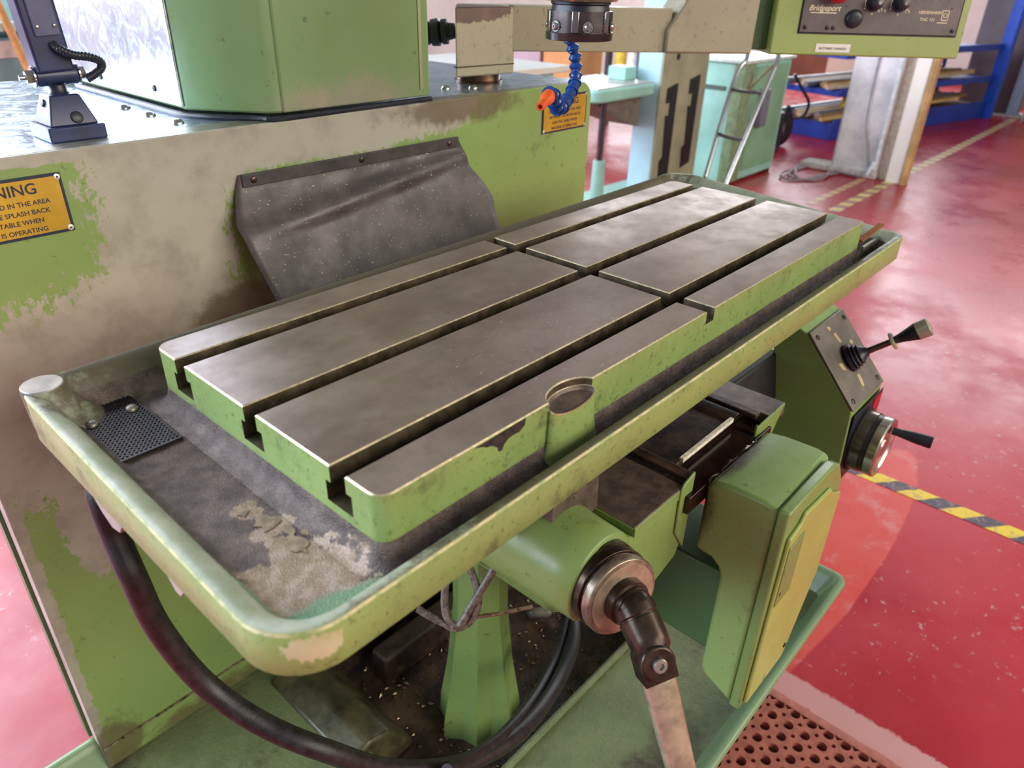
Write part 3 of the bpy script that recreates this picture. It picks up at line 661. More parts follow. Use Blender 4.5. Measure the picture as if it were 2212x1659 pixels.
# warning plates
def warn(x0, x1, z0, z1, label):
    p = thing('warning_plate', ((x0+x1)/2, GY, (z0+z1)/2), label, 'sign')
    obj('border', MB().box(x0, x1, GY-.0016, GY-.0002, z0, z1), M['navy'], p)
    obj('face', MB().box(x0+.003, x1-.003, GY-.0020, GY-.0014, z0+.003, z1-.003), M['plate'], p)
    cx = (x0+x1)/2; H = z1-z0
    L = [('WARNING', .0150, .735), ('DO NOT STAND IN THE AREA', .0066, .555), ('BETWEEN THE SPLASH BACK', .0066, .405), ('AND THE TABLE WHEN', .0066, .255), ('MACHINE IS OPERATING', .0066, .105)]
    for b, s, h in L:
        text('lettering', b, s, (cx, GY-.0021, z0+H*h-.001), (1,0,0), (0,0,1), M['navy'], p, .0001)
    for sx in (x0+.004, x1-.004):
        for sz in (z0+.004, z1-.004):
            r = obj('rivet', MB().lathe((sx, GY-.0020, sz), (0,-1,0), [(0, .0033), (.0010, .0030), (.0014, .0012)], 14), plain('rivet_ali', (220, 214, 206), .4, .6), p)
            obj('rivet_core', MB().lathe((sx, GY-.0033, sz), (0,-1,0), [(0, .0011), (.0003, .0009)], 8), M['dark'], r)
warn(-.0815, .0405, .9825, 1.0425, 'yellow warning plate with navy border and full WARNING lettering left of the rubber apron')
warn(.7985, .9215, .9860, 1.0460, 'yellow warning plate partly behind the blue coolant nozzle at the guard corner')

# ---------------------------------------------------------------- machine column: deck, turret housing
md = thing('column_deck', (.41, .9, 0), 'scratched bare steel deck on top of the machine column behind the splash back', 'machine deck')
obj('column', MB().box(-.01, .90, .61, 1.10, .0, 1.052), M['green_dark'], md, bevel=.004)
obj('edge_flange', MB().add([(GX0, GY+.0062, GT), (GX1-.03, GY+.0062, GT), (GX1-.03, .566, GT), (.30, .590, GT), (GX0, .578, GT), (GX0, GY+.0062, GT-.004), (GX1-.03, GY+.0062, GT-.004), (GX1-.03, .566, GT-.004), (.30, .590, GT-.004), (GX0, .578, GT-.004)],
     [(0,1,2,3,4), (9,8,7,6,5), (0,5,6,1), (1,6,7,2), (2,7,8,3), (3,8,9,4), (4,9,5,0)]), M['dull'], md)
obj('deck_sheet', MB().box(-.10, .925, .5565, 1.12, 1.052, 1.0616), M['sheet'], md, bevel=.001)
for (bx, by) in ((.2007, .7631), (.2002, .6897), (.2025, .6203), (.66, .640), (.70, .617)):
    obj('dome_bolt', MB().lathe((bx, by, 1.0616), (0,0,1), [(0, .0075), (.0012, .0075), (.0045, .0050), (.0055, .0020)], 16), M['steel'], md, smooth_angle=50)
obj('seal_strip', MB().tube([(.228, .99, 1.065), (.226, .72, 1.0645), (.232, .64, 1.0645), (.285, .568, 1.0645), (.31, .553, 1.0645), (.555, .560, 1.0645)], .004, 8, 4), M['black'], md)
hs = thing('turret_housing', (.4, .85, 1.064), 'large green turret housing with bare steel side panel standing on the column deck', 'machine housing')
hz0, hz1 = 1.070, 1.62
obj('shell', MB().prism([(.3055, .558), (.290, .5640), (.2295, .650), (.2295, 1.15), (.548, 1.15), (.548, .566)], 'z', hz0, hz1), M['green_house'], hs, bevel=.003)
obj('front_cover', MB().prism([(.3075, .5550), (.3075, .5640), (.5475, .5700), (.5525, .5675), (.5535, .5600), (.5480, .5560)], 'z', hz0+.0005, hz1), M['green_house'], hs, bevel=.002)
obj('cover_strip', MB().box(.531, .536, .5545, .557, hz0+.01, hz1), paint('strip_paint', (146, 150, 110), dirty=.2), hs)
sp = obj('side_panel', MB().box(.2262, .2292, .652, 1.06, hz0+.004, hz1), M['sheet'], hs, bevel=.0008, label='scratched bare steel side panel')
for (by, bz) in ((.886, 1.0869), (.7197, 1.0888), (.886, 1.30), (.7197, 1.30)):
    obj('panel_screw', MB().lathe((.2262, by, bz), (-1,0,0), [(0, .0042), (.0015, .0040), (.0026, .002)], 12), M['brown'], sp)

# ---------------------------------------------------------------- work lamp foot on the deck
lp = thing('work_lamp', (.082, .620, 1.0616), 'black jointed work lamp arm with bluish haze in its colour on a square foot on the steel deck', 'lamp')
fx, fy, fz = .0815, .6180, 1.0616
def sq(h, z, dx=0): return [(fx-h+dx, fy-h, z), (fx+h+dx, fy-h, z), (fx+h+dx, fy+h, z), (fx-h+dx, fy+h, z)]
obj('foot', MB().loft([sq(.0285, fz), sq(.0285, fz+.0150)]), M['lamp'], lp, bevel=.0015)
pf = obj('pedestal', MB().loft([sq(.0240, fz+.0150), sq(.0150, fz+.0430), sq(.0138, fz+.0445)]), M['lamp'], lp, bevel=.0015)
obj('plug', MB().lathe((fx+.004, fy-.0218, fz+.0225), (0, -1, .32), [(0, .0062), (.0012, .0060), (.0018, .005)], 20), M['black'], pf)
obj('plug', MB().lathe((fx-.0178, fy, fz+.036), (-1, 0, .32), [(0, .004), (.0012, .0038), (.0016, .003)], 16), M['black'], pf)
obj('swivel', MB().lathe((fx, fy, fz+.044), (0,0,1), [(0, .011), (.003, .0085), (.009, .0080), (.011, .010)], 20), M['black'], lp)
jz = fz+.062; jd = Vector((1, -.05, .02)).normalized(); jo = Vector((fx+.001, fy, jz))
obj('knuckle', MB().lathe(jo-jd*.020, jd, [(0, .0100), (.040, .0100)], 24), M['lamp'], lp, bevel=.0012)
for s in (-1, 1):
    wsh = obj('washer', MB().lathe(jo+jd*(s*.0205), jd*s, [(0, .0105), (.0016, .0105)], 20), M['chrome'], lp)
    obj('nut', MB().lathe(jo+jd*(s*.022), jd*s, [(0, .0068), (.0060, .0068)], 6), M['dull'], wsh)
obj('bolt_end', MB().cyl(jo-jd*.026, jo-jd*.034, .0028, .0028, 10), M['chrome'], lp)
u_ = Vector((-.055, .0, 1)).normalized()
ab = jo + u_*.004
obj('arm_tube', MB().obox(ab, (1,0,.055), (0,1,0), u_, (-.0190, .0165), (-.013, .013), (0, .36)), M['lamp'], lp, bevel=.0025)
cp = obj('cover_plate', MB().obox(ab, (1,0,.055), (0,1,0), u_, (-.0115, .0125), (-.0155, -.0128), (.034, .36)), plain('slate_enamel', (84, 88, 124), .4), lp, bevel=.001)
for s in (-.0075, .0085):
    obj('screw', MB().lathe(ab+Vector((1,0,.055))*s+u_*.043+Vector((0,-.0155,0)), (0,-1,0), [(0, .0020), (.0012, .0018), (.0016, .001)], 10), M['steel'], cp)
cp_ = [ab+Vector((.001, -.013, .026)), ab+Vector((.004, -.020, .022)), ab+Vector((.014, -.024, .0165)), ab+Vector((.028, -.022, .0140)), ab+Vector((.041, -.016, .0090)), ab+Vector((.043, -.012, .0020)), ab+Vector((.036, -.010, -.0040)), ab+Vector((.026, -.009, -.0090))]
cv = obj('flex_conduit', MB().tube(cp_, lambda t: .0044+.00025*math.sin(t*190), 12, 24), M['black'], lp, smooth_angle=70)

# ---------------------------------------------------------------- spindle and head
SX, SY = .4255, .1965
sp_ = thing('spindle_head', (SX, SY, 1.172), 'milling spindle with knurled dark steel clamping nut hanging above the table', 'spindle')
obj('nut_ring', MB().lathe((SX, SY, 1.1715), (0,0,1), [(0, .026), (.0006, .0322), (.0010, .0328), (.0072, .0332), (.0078, .0325)], 56), plain('dark_turned_steel', (84, 78, 78), .22, .9, .1, 30), sp_, smooth_angle=30)
# knurl as real relief
rings = []
nk = 120
for j in range(13):
    z = 1.1792 + .0185*j/12
    rings.append([(SX+(.0308+(.0010 if (i+j) % 2 else 0))*math.cos(2*math.pi*i/nk), SY+(.0308+(.0010 if (i+j) % 2 else 0))*math.sin(2*math.pi*i/nk), z) for i in range(nk)])
nut = obj('knurled_nut', MB().loft(rings), plain('blackened_knurl', (104, 96, 96), .26, .9, .15, 60), sp_, smooth_angle=10)
for k in range(6):
    a = math.radians(-150 + 60*k); dv = Vector((math.cos(a), math.sin(a), 0)); tv = Vector((-math.sin(a), math.cos(a), 0))
    obj('spanner_slot', MB().obox(Vector((SX, SY, 1.1792)), tv, dv, (0,0,1), (-.0035, .0035), (.0300, .0326), (0, .0190)), plain('bright_land', (148, 142, 142), .2, .9), nut, bevel=.001)
    a2 = a + math.radians(22); dv = Vector((math.cos(a2), math.sin(a2), 0))
    sc_ = obj('socket_screw', MB().lathe(Vector((SX, SY, 1.1845))+dv*.0300, dv, [(0, .0050), (.0020, .0050), (.0020, .0036), (.0030, .0035), (.0044, .0022), (.0044, .0012), (.0034, .0010)], 20), [plain('screw_steel', (190, 186, 184), .2, .95)], nut, smooth_angle=25)
    obj('counterbore', MB().lathe(Vector((SX, SY, 1.1845))+dv*.0305, dv, [(0, .0056), (.0012, .0058), (.0013, .0046)], 20), M['dark'], sc_)
obj('collar', MB().lathe((SX, SY, 1.1975), (0,0,1), [(0, .0285), (.005, .0275), (.006, .029), (.0085, .029)], 40), M['black'], sp_)
obj('quill', MB().lathe((SX, SY, 1.206), (0,0,1), [(0, .0345), (.002, .0365), (.30, .0365)], 48), plain('ground_quill', (206, 186, 160), .2, .9, .08, 30), sp_)
obj('head_casting', MB().loft([loftring(rrect(SX-.09, SX+.09, SY-.09, SY+.12, .05, 6), z) for z in (1.50, 1.78)]).box(SX-.09, SX+.09, SY+.08, .70, 1.52, 1.66), M['green_clean'], sp_, bevel=.006)

# ---------------------------------------------------------------- jointed coolant hose with nozzle
cn = thing('coolant_nozzle', (0.481, 0.257, 1.19), 'blue jointed coolant hose with orange nozzle hanging behind the spindle nut', 'coolant hose')
np_ = [(0.4808, 0.2569, 1.1757), (0.4863, 0.2542, 1.1654), (0.4895, 0.2526, 1.1566), (0.4928, 0.2509, 1.1474), (0.4941, 0.2504, 1.1381), (0.4912, 0.2477, 1.1294), (0.483, 0.2422, 1.1221), (0.4688, 0.2351, 1.1155), (0.453, 0.2286, 1.1092), (0.4361, 0.222, 1.1049), (0.4209, 0.2161, 1.1065), (0.4111, 0.2111, 1.1141), (0.4023, 0.2073, 1.1212), (0.3903, 0.2024, 1.1228)]
for k in range(len(np_)-1):
    a, b = Vector(np_[k]), Vector(np_[k+1]); L = (b-a).length; dd = (b-a).normalized()
    rs = 1.08 if k < 8 else 1.24
    obj('segment', MB().lathe(a-dd*L*.06, dd, [(0, .0034*rs), (L*.05, .0052*rs), (L*.22, .0060*rs), (L*.45, .0042*rs), (L*.58, .0040*rs), (L*.92, .0070*rs), (L*1.04, .0066*rs)], 18), M['blue'], cn, smooth_angle=45)
a = Vector([0.3936, 0.2041, 1.1223]); dd = (Vector([0.3478, 0.1839, 1.1119])-a).normalized()
obj('nozzle', MB().lathe(a, dd, [(0, .0067), (.0075, .0071), (.011, .0069), (.014, .0052), (.033, .0039), (.033, .0024), (.028, .0022)], 20), M['orange'], cn, smooth_angle=40, label='orange nozzle tip')
obj('mount', MB().lathe((0.4808, 0.2589, 1.1737), (0,0,1), [(0, .0075), (.010, .0085), (.34, .0085)], 18), M['black'], cn)

# ---------------------------------------------------------------- swinging console
ca = thing('console_arm', (.770, .674, 1.0616), 'grimy beige swing arm pivoting on the deck and carrying the control console', 'console arm')
obj('pivot', MB().lathe((.770, .674, 1.0616), (0,0,1), [(0, .040), (.004, .042), (.0045, .038), (.018, .038)], 36), plain('brass_brown_pivot', (112, 82, 62), .3, .8, .3, 60), ca)
obj('pivot_block', MB().prism([(.674, .630), (.795, .614), (.870, .700), (.772, .730)], 'z', 1.0780, 1.1800), M['arm'], ca, bevel=.003)
obj('block_seam', MB().prism([(.6735, .6275), (.7955, .6135), (.7955, .6200), (.6735, .6345)], 'z', 1.0930, 1.0945), M['brown'], ca)
E1 = Vector((.794, -.608, 0)).normalized(); B0 = Vector((.785, .619, 0)); NB = Vector((.608, .794, 0)).normalized()
obj('beam', MB().obox(B0, E1, NB, (0,0,1), (0, .285), (0, .070), (1.1125, 1.1815)), M['arm'], ca, bevel=.002)
B1 = Vector((1.006, .4475, 0))
def P2(s, n, z): return tuple(B1 + E1*s + NB*n + Vector((0,0,z)))
obj('elbow', MB().loft([[P2(-.004, n, 1.1120), P2(.158, n, 1.1120), P2(.164, n, 1.48), P2(.10, n, 1.48), P2(.022, n, 1.190), P2(-.004, n, 1.150)] for n in (-.006, .085)]), M['arm'], ca, bevel=.004)
obj('cable_gland', MB().lathe((.745, .705, 1.140), (-.62, .78, -.10), [(0, .012), (.012, .014), (.013, .020), (.022, .020), (.023, .015), (.027, .022), (.040, .021), (.041, .016), (.046, .019), (.075, .017)], 18), plain('dark_grey_gland', (62, 60, 60), .4, .2, .2, 40), ca, smooth_angle=30)
co = thing('control_console', (1.27, .20, 1.112), 'green control console with dark grey keypad panel hanging from the swing arm', 'control console')
CE = Vector((.672, -.741, 0)).normalized(); CN = Vector((-.741, -.672, 0)).normalized(); CU = (Vector((0,0,1)) - CN*.05).normalized()
K0 = Vector((1.154, .326, 1.112))
def cbox(a, b, c, d, e_, f_): return MB().obox(K0, CE, CU, CN, (a, b), (c, d), (e_, f_))
obj('case', cbox(0, .338, 0, .36, -.11, 0), M['green_console'], co, bevel=.003)
obj('hinge_block', cbox(-.052, 0, .006, .36, -.10, -.022), M['green_dark'], co, bevel=.002)
pn_ = obj('panel', cbox(.046, .322, .037, .345, .0002, .0025), M['panel'], co, bevel=.0008, label='dark grey console panel with ivory print')
obj('panel_shadow_gap', cbox(.0435, .3245, .0345, .3475, -.0004, .0006), M['dark'], pn_)  # dark plate standing in for the shaded gap round the panel
def cpt(a, b, h=0): return K0 + CE*a + CU*b + CN*h
for a, b in ((.055, .045), (.094, .045), (.1045, .045), (.3145, .045)):
    obj('panel_screw', MB().lathe(cpt(a, b, .0024), CN, [(0, .0038), (.0010, .0036), (.0014, .0016)], 12), M['black'], pn_)
for a, b in ((.120, .079), (.304, .080)):
    obj('pin_hole', MB().lathe(cpt(a, b, .0022), CN, [(0, .0016), (.0006, .0014)], 10), M['dark'], pn_)
obj('blank_plug', MB().lathe(cpt(.137, .060, .0024), CN, [(0, .0150), (.003, .0146), (.0055, .0115), (.0062, .006)], 32), M['black'], pn_, smooth_angle=50)
for a, b in ((.167, .085), (.212, .085)):
    k_ = obj('knob', MB().lathe(cpt(a, b, .0024), CN, [(0, .0135), (.002, .0135), (.0025, .0105), (.016, .0095), (.017, .008)], 28), M['black'], pn_)
    obj('scale_arc', MB().lathe(cpt(a, b, .0024), CN, [(0, .0148), (.0004, .0148), (.0004, .0158), (0, .0158)], 36, cap=False), M['ivory'], k_)
    for q in range(6):
        an = math.radians(-150+60*q); obj('scale_tick', MB().obox(cpt(a, b, .0026)+(CE*math.cos(an)+CU*math.sin(an))*.0168, CE, CU, CN, (-.001, .001), (-.001, .001), (0, .0003)), M['ivory'], k_)
    obj('pointer', MB().lathe(cpt(a+.0035, b+.001, .0192), CN, [(0, .0035), (.0006, .003)], 14), M['dull'], k_)
    text('lettering', '% F %' if a < .2 else 'S %', .0062, cpt(a+.016, b-.0135, .0027), CE, CU, M['ivory'], pn_, .0001)
for q in range(5):
    obj('key_notch', MB().lathe(cpt(.241+.0148*q, .0925, .0024), CN, [(0, .0048), (.0005, .0044)], 16), plain('grey_key', (116, 106, 102), .4), pn_)
obj('stop_button', MB().lathe(cpt(.098, .103, .0024), CN, [(0, .012), (.010, .012), (.0105, .020), (.018, .020), (.022, .014)], 28), M['red'], pn_, smooth_angle=40)
text('lettering', 'Bridgeport', .0125, cpt(.083, .0715, .0027), CE, CU, M['ivory'], pn_, .0001, shear=.35)
obj('logo_rule', cbox(.060, .105, .0675, .0690, .0024, .0029), M['ivory'], pn_)
text('lettering', 'HEIDENHAIN', .0068, cpt(.268, .0705, .0027), CE, CU, M['ivory'], pn_, .0001)
text('lettering', 'TNC 151', .0070, cpt(.266, .0595, .0027), CE, CU, M['ivory'], pn_, .0001)
m = MB()
for a0, a1, b0, b1 in ((.2895, .3015, .0755, .0767), (.2895, .3015, .0605, .0617), (.2895, .2907, .0605, .0767), (.3003, .3015, .0605, .0767), (.284, .3015, .0565, .0577)):
    m.obox(K0, CE, CU, CN, (a0, a1), (b0, b1), (.0025, .0029))
m.lathe(cpt(.2955, .0686, .0026), CN, [(0, .0026), (.0003, .0026), (.0003, .0036), (0, .0036)], 18, cap=False)
obj('logo_frame', m, M['ivory'], pn_)
lb = obj('sticker', cbox(.081, .1425, .006, .0195, .0001, .0006), M['white'], co)
text('lettering', 'BATTERIES CHANGED', .0050, cpt(.1115, .0105, .0008), CE, CU, plain('grey_ink', (120, 104, 96), .7), lb, .0001)

# ---------------------------------------------------------------- floor markings and mat
def m_stripe(name, c1, c2, axis, pitch, slant, duty=.5):
    t = NT(name); s = t.n('ShaderNodeSeparateXYZ'); t.link(t.P(), s.inputs[0])
    a = t.math('ADD', s.outputs[axis], t.math('MULTIPLY', s.outputs[1-axis], slant))
    f = t.math('FRACT', t.math('DIVIDE', t.math('ADD', a, t.math('MULTIPLY', t.noise(20, 4), pitch*.2)), pitch), 0)
    cc = t.mix(t.ramp(f, duty-.03, duty+.03), lin(c1), lin(c2))
    cc = t.mix(t.math('MULTIPLY', t.ramp(t.noise(40, 6, .75), .5, .62), .7), cc, lin((176, 130, 128)))
    return t.set(cc, .45)
def flat(name, x0, x1, y0, y1, mat, label, z=.0015):
    return tag(obj(name, MB().box(x0, x1, y0, y1, .0, z), mat, loc=((x0+x1)/2, (y0+y1)/2, 0)), label, 'floor tape')
flat('hazard_tape', 1.722, 1.778, -1.6, .75, m_stripe('hazard_stripe', (226, 196, 52), (78, 72, 84), 1, .11, .8), 'worn black and yellow hazard tape on the floor past the control box')
flat('aisle_tape', 4.40, 10.5, 1.165, 1.235, m_stripe('aisle_dash', (222, 204, 120), (166, 112, 116), 0, .16, .3), 'long dashed yellow floor tape running past the pillar foot')
flat('short_floor_tape', 4.45, 5.42, 1.345, 1.395, m_stripe('short_dash', (220, 176, 96), (176, 128, 124), 0, .12, .4), 'shorter dashed yellow floor tape ending at the pillar')
MX0, MX1, MY0, MY1, PT = .26, .873, -.72, .012, .0318
def mat_mesh():
    m = MB(); zt, zb = .013, .0006
    def cell(cx, cy, r, n):
        o = []; h = []; l = []
        for k in range(n):
            a = 2*math.pi*k/n; c_, s_ = math.cos(a), math.sin(a); q = PT/2/(abs(c_)+abs(s_))
            o.append((cx+c_*q, cy+s_*q, zt)); h.append((cx+c_*r, cy+s_*r, zt)); l.append((cx+c_*r*.9, cy+s_*r*.9, zb))
        b = len(m.v); m.v += o+h+l
        for k in range(n):
            k2 = (k+1) % n
            m.f.append((b+k, b+k2, b+n+k2, b+n+k)); m.m.append(0); m.f.append((b+n+k, b+n+k2, b+2*n+k2, b+2*n+k)); m.m.append(0)
    nx = int((MX1-MX0-.03)/PT); ny = int((MY1-MY0-.02)/PT)
    for i in range(nx):
        for j in range(ny):
            cx = MX1-.034-PT*i; cy = MY1-.02-PT*j
            cell(cx, cy, .0097, 16); cell(cx-PT/2, cy-PT/2, .0043, 8)
    return m
rm = thing('rubber_mat', (.57, -.38, 0), 'brick red perforated rubber mat on the floor beside the machine base', 'floor mat')
MM = plain('brick_red_rubber', (176, 100, 86), .55, 0, .12, 60)
obj('perforated_sheet', mat_mesh(), MM, rm, smooth_angle=40)
obj('mat_border', MB().prism([(MX1-.026, .0), (MX1, .0), (MX1, .004), (MX1-.012, .0132), (MX1-.026, .0134)], 'y', MY0, MY1), MM, rm)
obj('mat_underside', MB().box(MX0, MX1-.01, MY0, MY1, .0, .0008), plain('mat_dark_under', (92, 48, 44), .7), rm)

# ---------------------------------------------------------------- drill press in the background
MI = plain('mint_enamel', (150, 204, 190), .4, 0, .1, 3); MID = plain('mint_green_enamel', (124, 168, 134), .4, 0, .1, 3)
dp = thing('drill_press', (3.7, 2.1, 0), 'window-tinted pale blue and olive box column drill press with mint work table', 'drill press')
obj('base', MB().box(3.05, 4.25, 1.96, 2.40, 0, .06), MI, dp, bevel=.01)
obj('column', MB().box(3.595, 4.10, 2.029, 2.185, .06, 1.7), plain('window_tinted_blue_enamel', (172, 206, 218), .4, 0, .08, 3), dp, bevel=.006)  # pale blue includes reflected window light, put into the enamel colour
fpn = obj('front_plate', MB().box(3.592, 4.103, 2.018, 2.029, .06, 1.7), plain('olive_grey_enamel', (158, 158, 128), .45, 0, .1, 4), dp, bevel=.002)
for (sx, z0, z1) in ((3.71, .155, .70), (3.955, .20, .73)):
    obj('hanger_slot', MB().prism([(sx-.04, z0), (sx+.06, z0+.02), (sx+.06, z1), (sx-.05, z1-.02), (sx-.05, z1-.10), (sx-.005, z1-.10), (sx-.005, z1-.17), (sx-.04, z1-.17), (sx-.02, z0+.14), (sx-.05, z0+.12)], 'y', 2.012, 2.019), M['dark'], fpn)
    obj('bolt_hole', MB().lathe((sx+.03, 2.018, z1+.14), (0,-1,0), [(0, .018), (.003, .018)], 12), M['dark'], fpn)
wt = obj('work_table', MB().prism(rrect(3.0, 3.56, 2.02, 2.46, .05, 4), 'z', .655, .715), MI, dp, bevel=.01)
obj('table_top', MB().box(3.04, 3.55, 2.05, 2.44, .715, .722), plain('grey_ground_top', (196, 190, 186), .35, .3, .08, 6), wt)
obj('table_web', MB().prism([(3.05, .655), (3.56, .655), (3.56, .47), (3.40, .52), (3.20, .60)], 'y', 2.12, 2.38), plain('grey_olive_iron', (118, 108, 96), .5), dp, bevel=.01)
obj('vise_block', MB().box(3.44, 3.55, 2.16, 2.28, .722, .79), MI, dp, bevel=.006)
obj('jack_screw', MB().cyl((3.17, 2.10, .28), (3.17, 2.10, .66), .018, .018, 16), plain('jack_steel', (96, 96, 104), .25, .9), dp)
obj('jack_tube', MB().lathe((3.17, 2.10, .06), (0,0,1), [(0, .075), (.03, .075), (.04, .040), (.28, .034)], 20), MI, dp)
# mint lathe bed beyond the deck
lb_ = thing('lathe_bed', (1.9, 1.9, 0), 'pale mint machine bed with flat white top behind the column deck', 'machine bed')
obj('bed_body', MB().box(1.30, 2.15, 1.62, 2.15, .0, .90), MI, lb_, bevel=.01)
obj('bed_top', MB().box(1.27, 2.20, 1.59, 2.18, .90, .925), plain('white_bench_top', (222, 222, 216), .35, 0, .05, 4), lb_, bevel=.004)
# mint cabinet behind the hand truck
cbn = thing('mint_cabinet', (4.9, 2.2, 0), 'mint green machine cabinet standing behind the hand truck', 'cabinet')
obj('body', MB().box(4.45, 5.15, 1.95, 2.55, .02, .765), MI, cbn, bevel=.01)
obj('side_door', MB().box(4.62, 5.10, 1.94, 1.951, .08, .74), MID, cbn, bevel=.004)
obj('corner_post', MB().box(4.445, 4.60, 1.943, 2.02, .02, .765), plain('olive_green_enamel', (128, 150, 112), .4), cbn, bevel=.006)
obj('top', MB().box(4.43, 5.17, 1.93, 2.57, .765, .785), plain('pale_top', (206, 222, 214), .4), cbn, bevel=.004)
obj('name_strip', MB().box(4.440, 4.449, 2.06, 2.22, .60, .625).box(4.440, 4.449, 2.24, 2.33, .60, .64), plain('dark_strip', (70, 96, 84), .4), cbn)
obj('switch_box', MB().box(4.70, 4.80, 1.90, 1.94, .36, .60), plain('slate_switch', (112, 108, 128), .4), cbn, bevel=.008)
for fx_ in (4.49, 5.11):
    for fy_ in (1.99, 2.51): obj('foot', MB().box(fx_-.03, fx_+.03, fy_-.03, fy_+.03, 0, .02), M['dark'], cbn)
# hand truck
ht = thing('hand_truck', (3.65, 1.68, 0), 'chrome tube hand truck with dark rungs leaning in front of the mint cabinet', 'hand truck')
Lr = [(4.232, 1.846, .865), (4.195, 1.829, .812), (4.105, 1.841, .703), (3.775, 1.766, .176), (3.69, 1.745, .04)]
Rr = [(4.140, 1.621, .892), (4.059, 1.577, .841), (3.962, 1.571, .705), (3.612, 1.551, .217), (3.49, 1.545, .04)]
for r_ in (Lr, Rr): obj('rail', MB().tube(r_, .013, 10, 4), M['chrome'], ht)
def along(r_, z):
    for a, b in zip(r_[:-1], r_[1:]):
        if a[2] >= z >= b[2]: k = (a[2]-z)/(a[2]-b[2]); return Vector(a).lerp(Vector(b), k)
for z in (.66, .43, .20): obj('rung', MB().tube([along(Lr, z), along(Lr, z).lerp(along(Rr, z+.02), .5)+Vector((-.03, 0, 0)), along(Rr, z+.02)], .010, 8, 4), plain('dark_rung', (64, 54, 60), .4), ht)
ct_ = along(Lr, .66).lerp(along(Rr, .68), .5)
for q_ in ((along(Lr, .66)+along(Rr, .86))/2, along(Rr, .84)): obj('brace', MB().cyl(ct_, q_, .006, .006, 8), plain('bronze_brace', (136, 116, 84), .4, .6), ht)
for (wx, wy) in ((3.80, 1.77), (3.60, 1.53)):
    wl = obj('wheel', MB().lathe((wx, wy, .085), (.15, .98, 0), [(-.03, .05), (-.028, .08), (-.012, .085), (.012, .085), (.028, .08), (.03, .05)], 24), M['black'], ht)
    obj('hub', MB().lathe((wx, wy-.03, .085), (.15, -.98, 0), [(-.005, .03), (.008, .026)], 14), M['dull'], wl)
obj('axle', MB().cyl((3.80, 1.77, .085), (3.60, 1.53, .085), .010, .010, 10), M['dull'], ht)
obj('toe_plate', MB().box(3.42, 3.68, 1.50, 1.80, .0, .012), M['dull'], ht)
# castor of a trolley and loose cord behind the cabinet
cs = thing('castor_trolley', (6.0, 2.32, 0), 'black trolley wheel peeping out behind the mint cabinet', 'wheel')
obj('tyre', MB().lathe((6.05, 2.33, .14), (.3, 1, 0), [(-.04, .10), (-.035, .135), (0, .14), (.035, .135), (.04, .10)], 24), M['black'], cs)
obj('hub', MB().lathe((6.05, 2.29, .14), (.3, -1, 0), [(-.01, .06), (.012, .05)], 16), M['dull'], cs)
tag(obj('wall_cord', MB().tube([(5.75, 2.16, .60), (5.80, 2.10, .50), (5.84, 2.04, .40), (5.84, 2.06, .30), (5.78, 2.12, .28), (5.74, 2.16, .36), (5.72, 2.17, .02)], .012, 8, 6), M['black'], loc=(5.75, 2.1, .3)), 'black looped cord hanging beside the mint cabinet', 'cord')
m = MB()
pts = []
for k in range(46):
    a = k*.42; r = .20+.05*math.sin(k*.9); pts.append((5.28+r*1.25*math.cos(a)+.05*math.sin(k*.31), 1.70+r*.75*math.sin(a), .012+.006*math.sin(k*1.3)+.004))
pts += [(5.44, 1.58, .014), (5.42, 1.47, .012), (5.40, 1.40, .012)]
tag(obj('floor_cable', m.tube(pts, .008, 8, 3), plain('grey_floor_cable', (140, 118, 128), .5), loc=(5.28, 1.7, 0)), 'grey power cable coiled loosely on the floor by the pillar', 'cable')

# ---------------------------------------------------------------- pillar with door jamb
pw = plain('chalky_plaster', (226, 222, 226), .85, 0, .12, 6, .1)
pr_ = thing('pillar', (5.6, 1.37, 0), 'chalky white plastered pillar with pale door jamb and wood edge', 'pillar')
obj('shaft', MB().box(5.46, 5.60, 1.31, 1.64, .0, 2.2), pw, pr_, bevel=.02)
obj('plinth', MB().box(5.44, 5.62, 1.30, 1.86, .0, .045), plain('grey_plinth', (196, 186, 182), .8), pr_, bevel=.01)
obj('reveal', MB().box(5.50, 5.60, 1.215, 1.31, .0, 2.2), plain('beige_reveal', (206, 186, 166), .7), pr_, bevel=.004)
obj('jamb', MB().box(5.43, 5.58, 1.135, 1.232, .0, 2.2), plain('white_gloss_jamb', (246, 240, 232), .35, 0, .03, 4), pr_, bevel=.008)
obj('wood_edge', MB().box(5.42, 5.50, 1.095, 1.135, .0, 2.2).box(5.41, 5.49, 1.108, 1.120, 0, 2.2), plain('golden_wood', (206, 168, 112), .5, 0, .15, 10), pr_, bevel=.004)
tag(obj('conduit_pipe', MB().tube([(5.445, 1.325, 2.2), (5.445, 1.325, .25), (5.44, 1.335, .12), (5.42, 1.36, .03)], .013, 10, 6), plain('pale_pipe', (220, 230, 240), .35), loc=(5.445, 1.33, 0)), 'slim white conduit pipe running down the pillar', 'pipe')
tag(obj('pillar_cord', MB().tube([(5.452, 1.47, 2.2), (5.450, 1.475, .9), (5.445, 1.47, .55), (5.440, 1.45, .35), (5.435, 1.40, .2), (5.43, 1.37, .08)], .006, 8, 6), plain('grey_cord', (150, 150, 158), .5), loc=(5.45, 1.47, 0)), 'thin grey cord trailing down the white pillar face', 'cord')

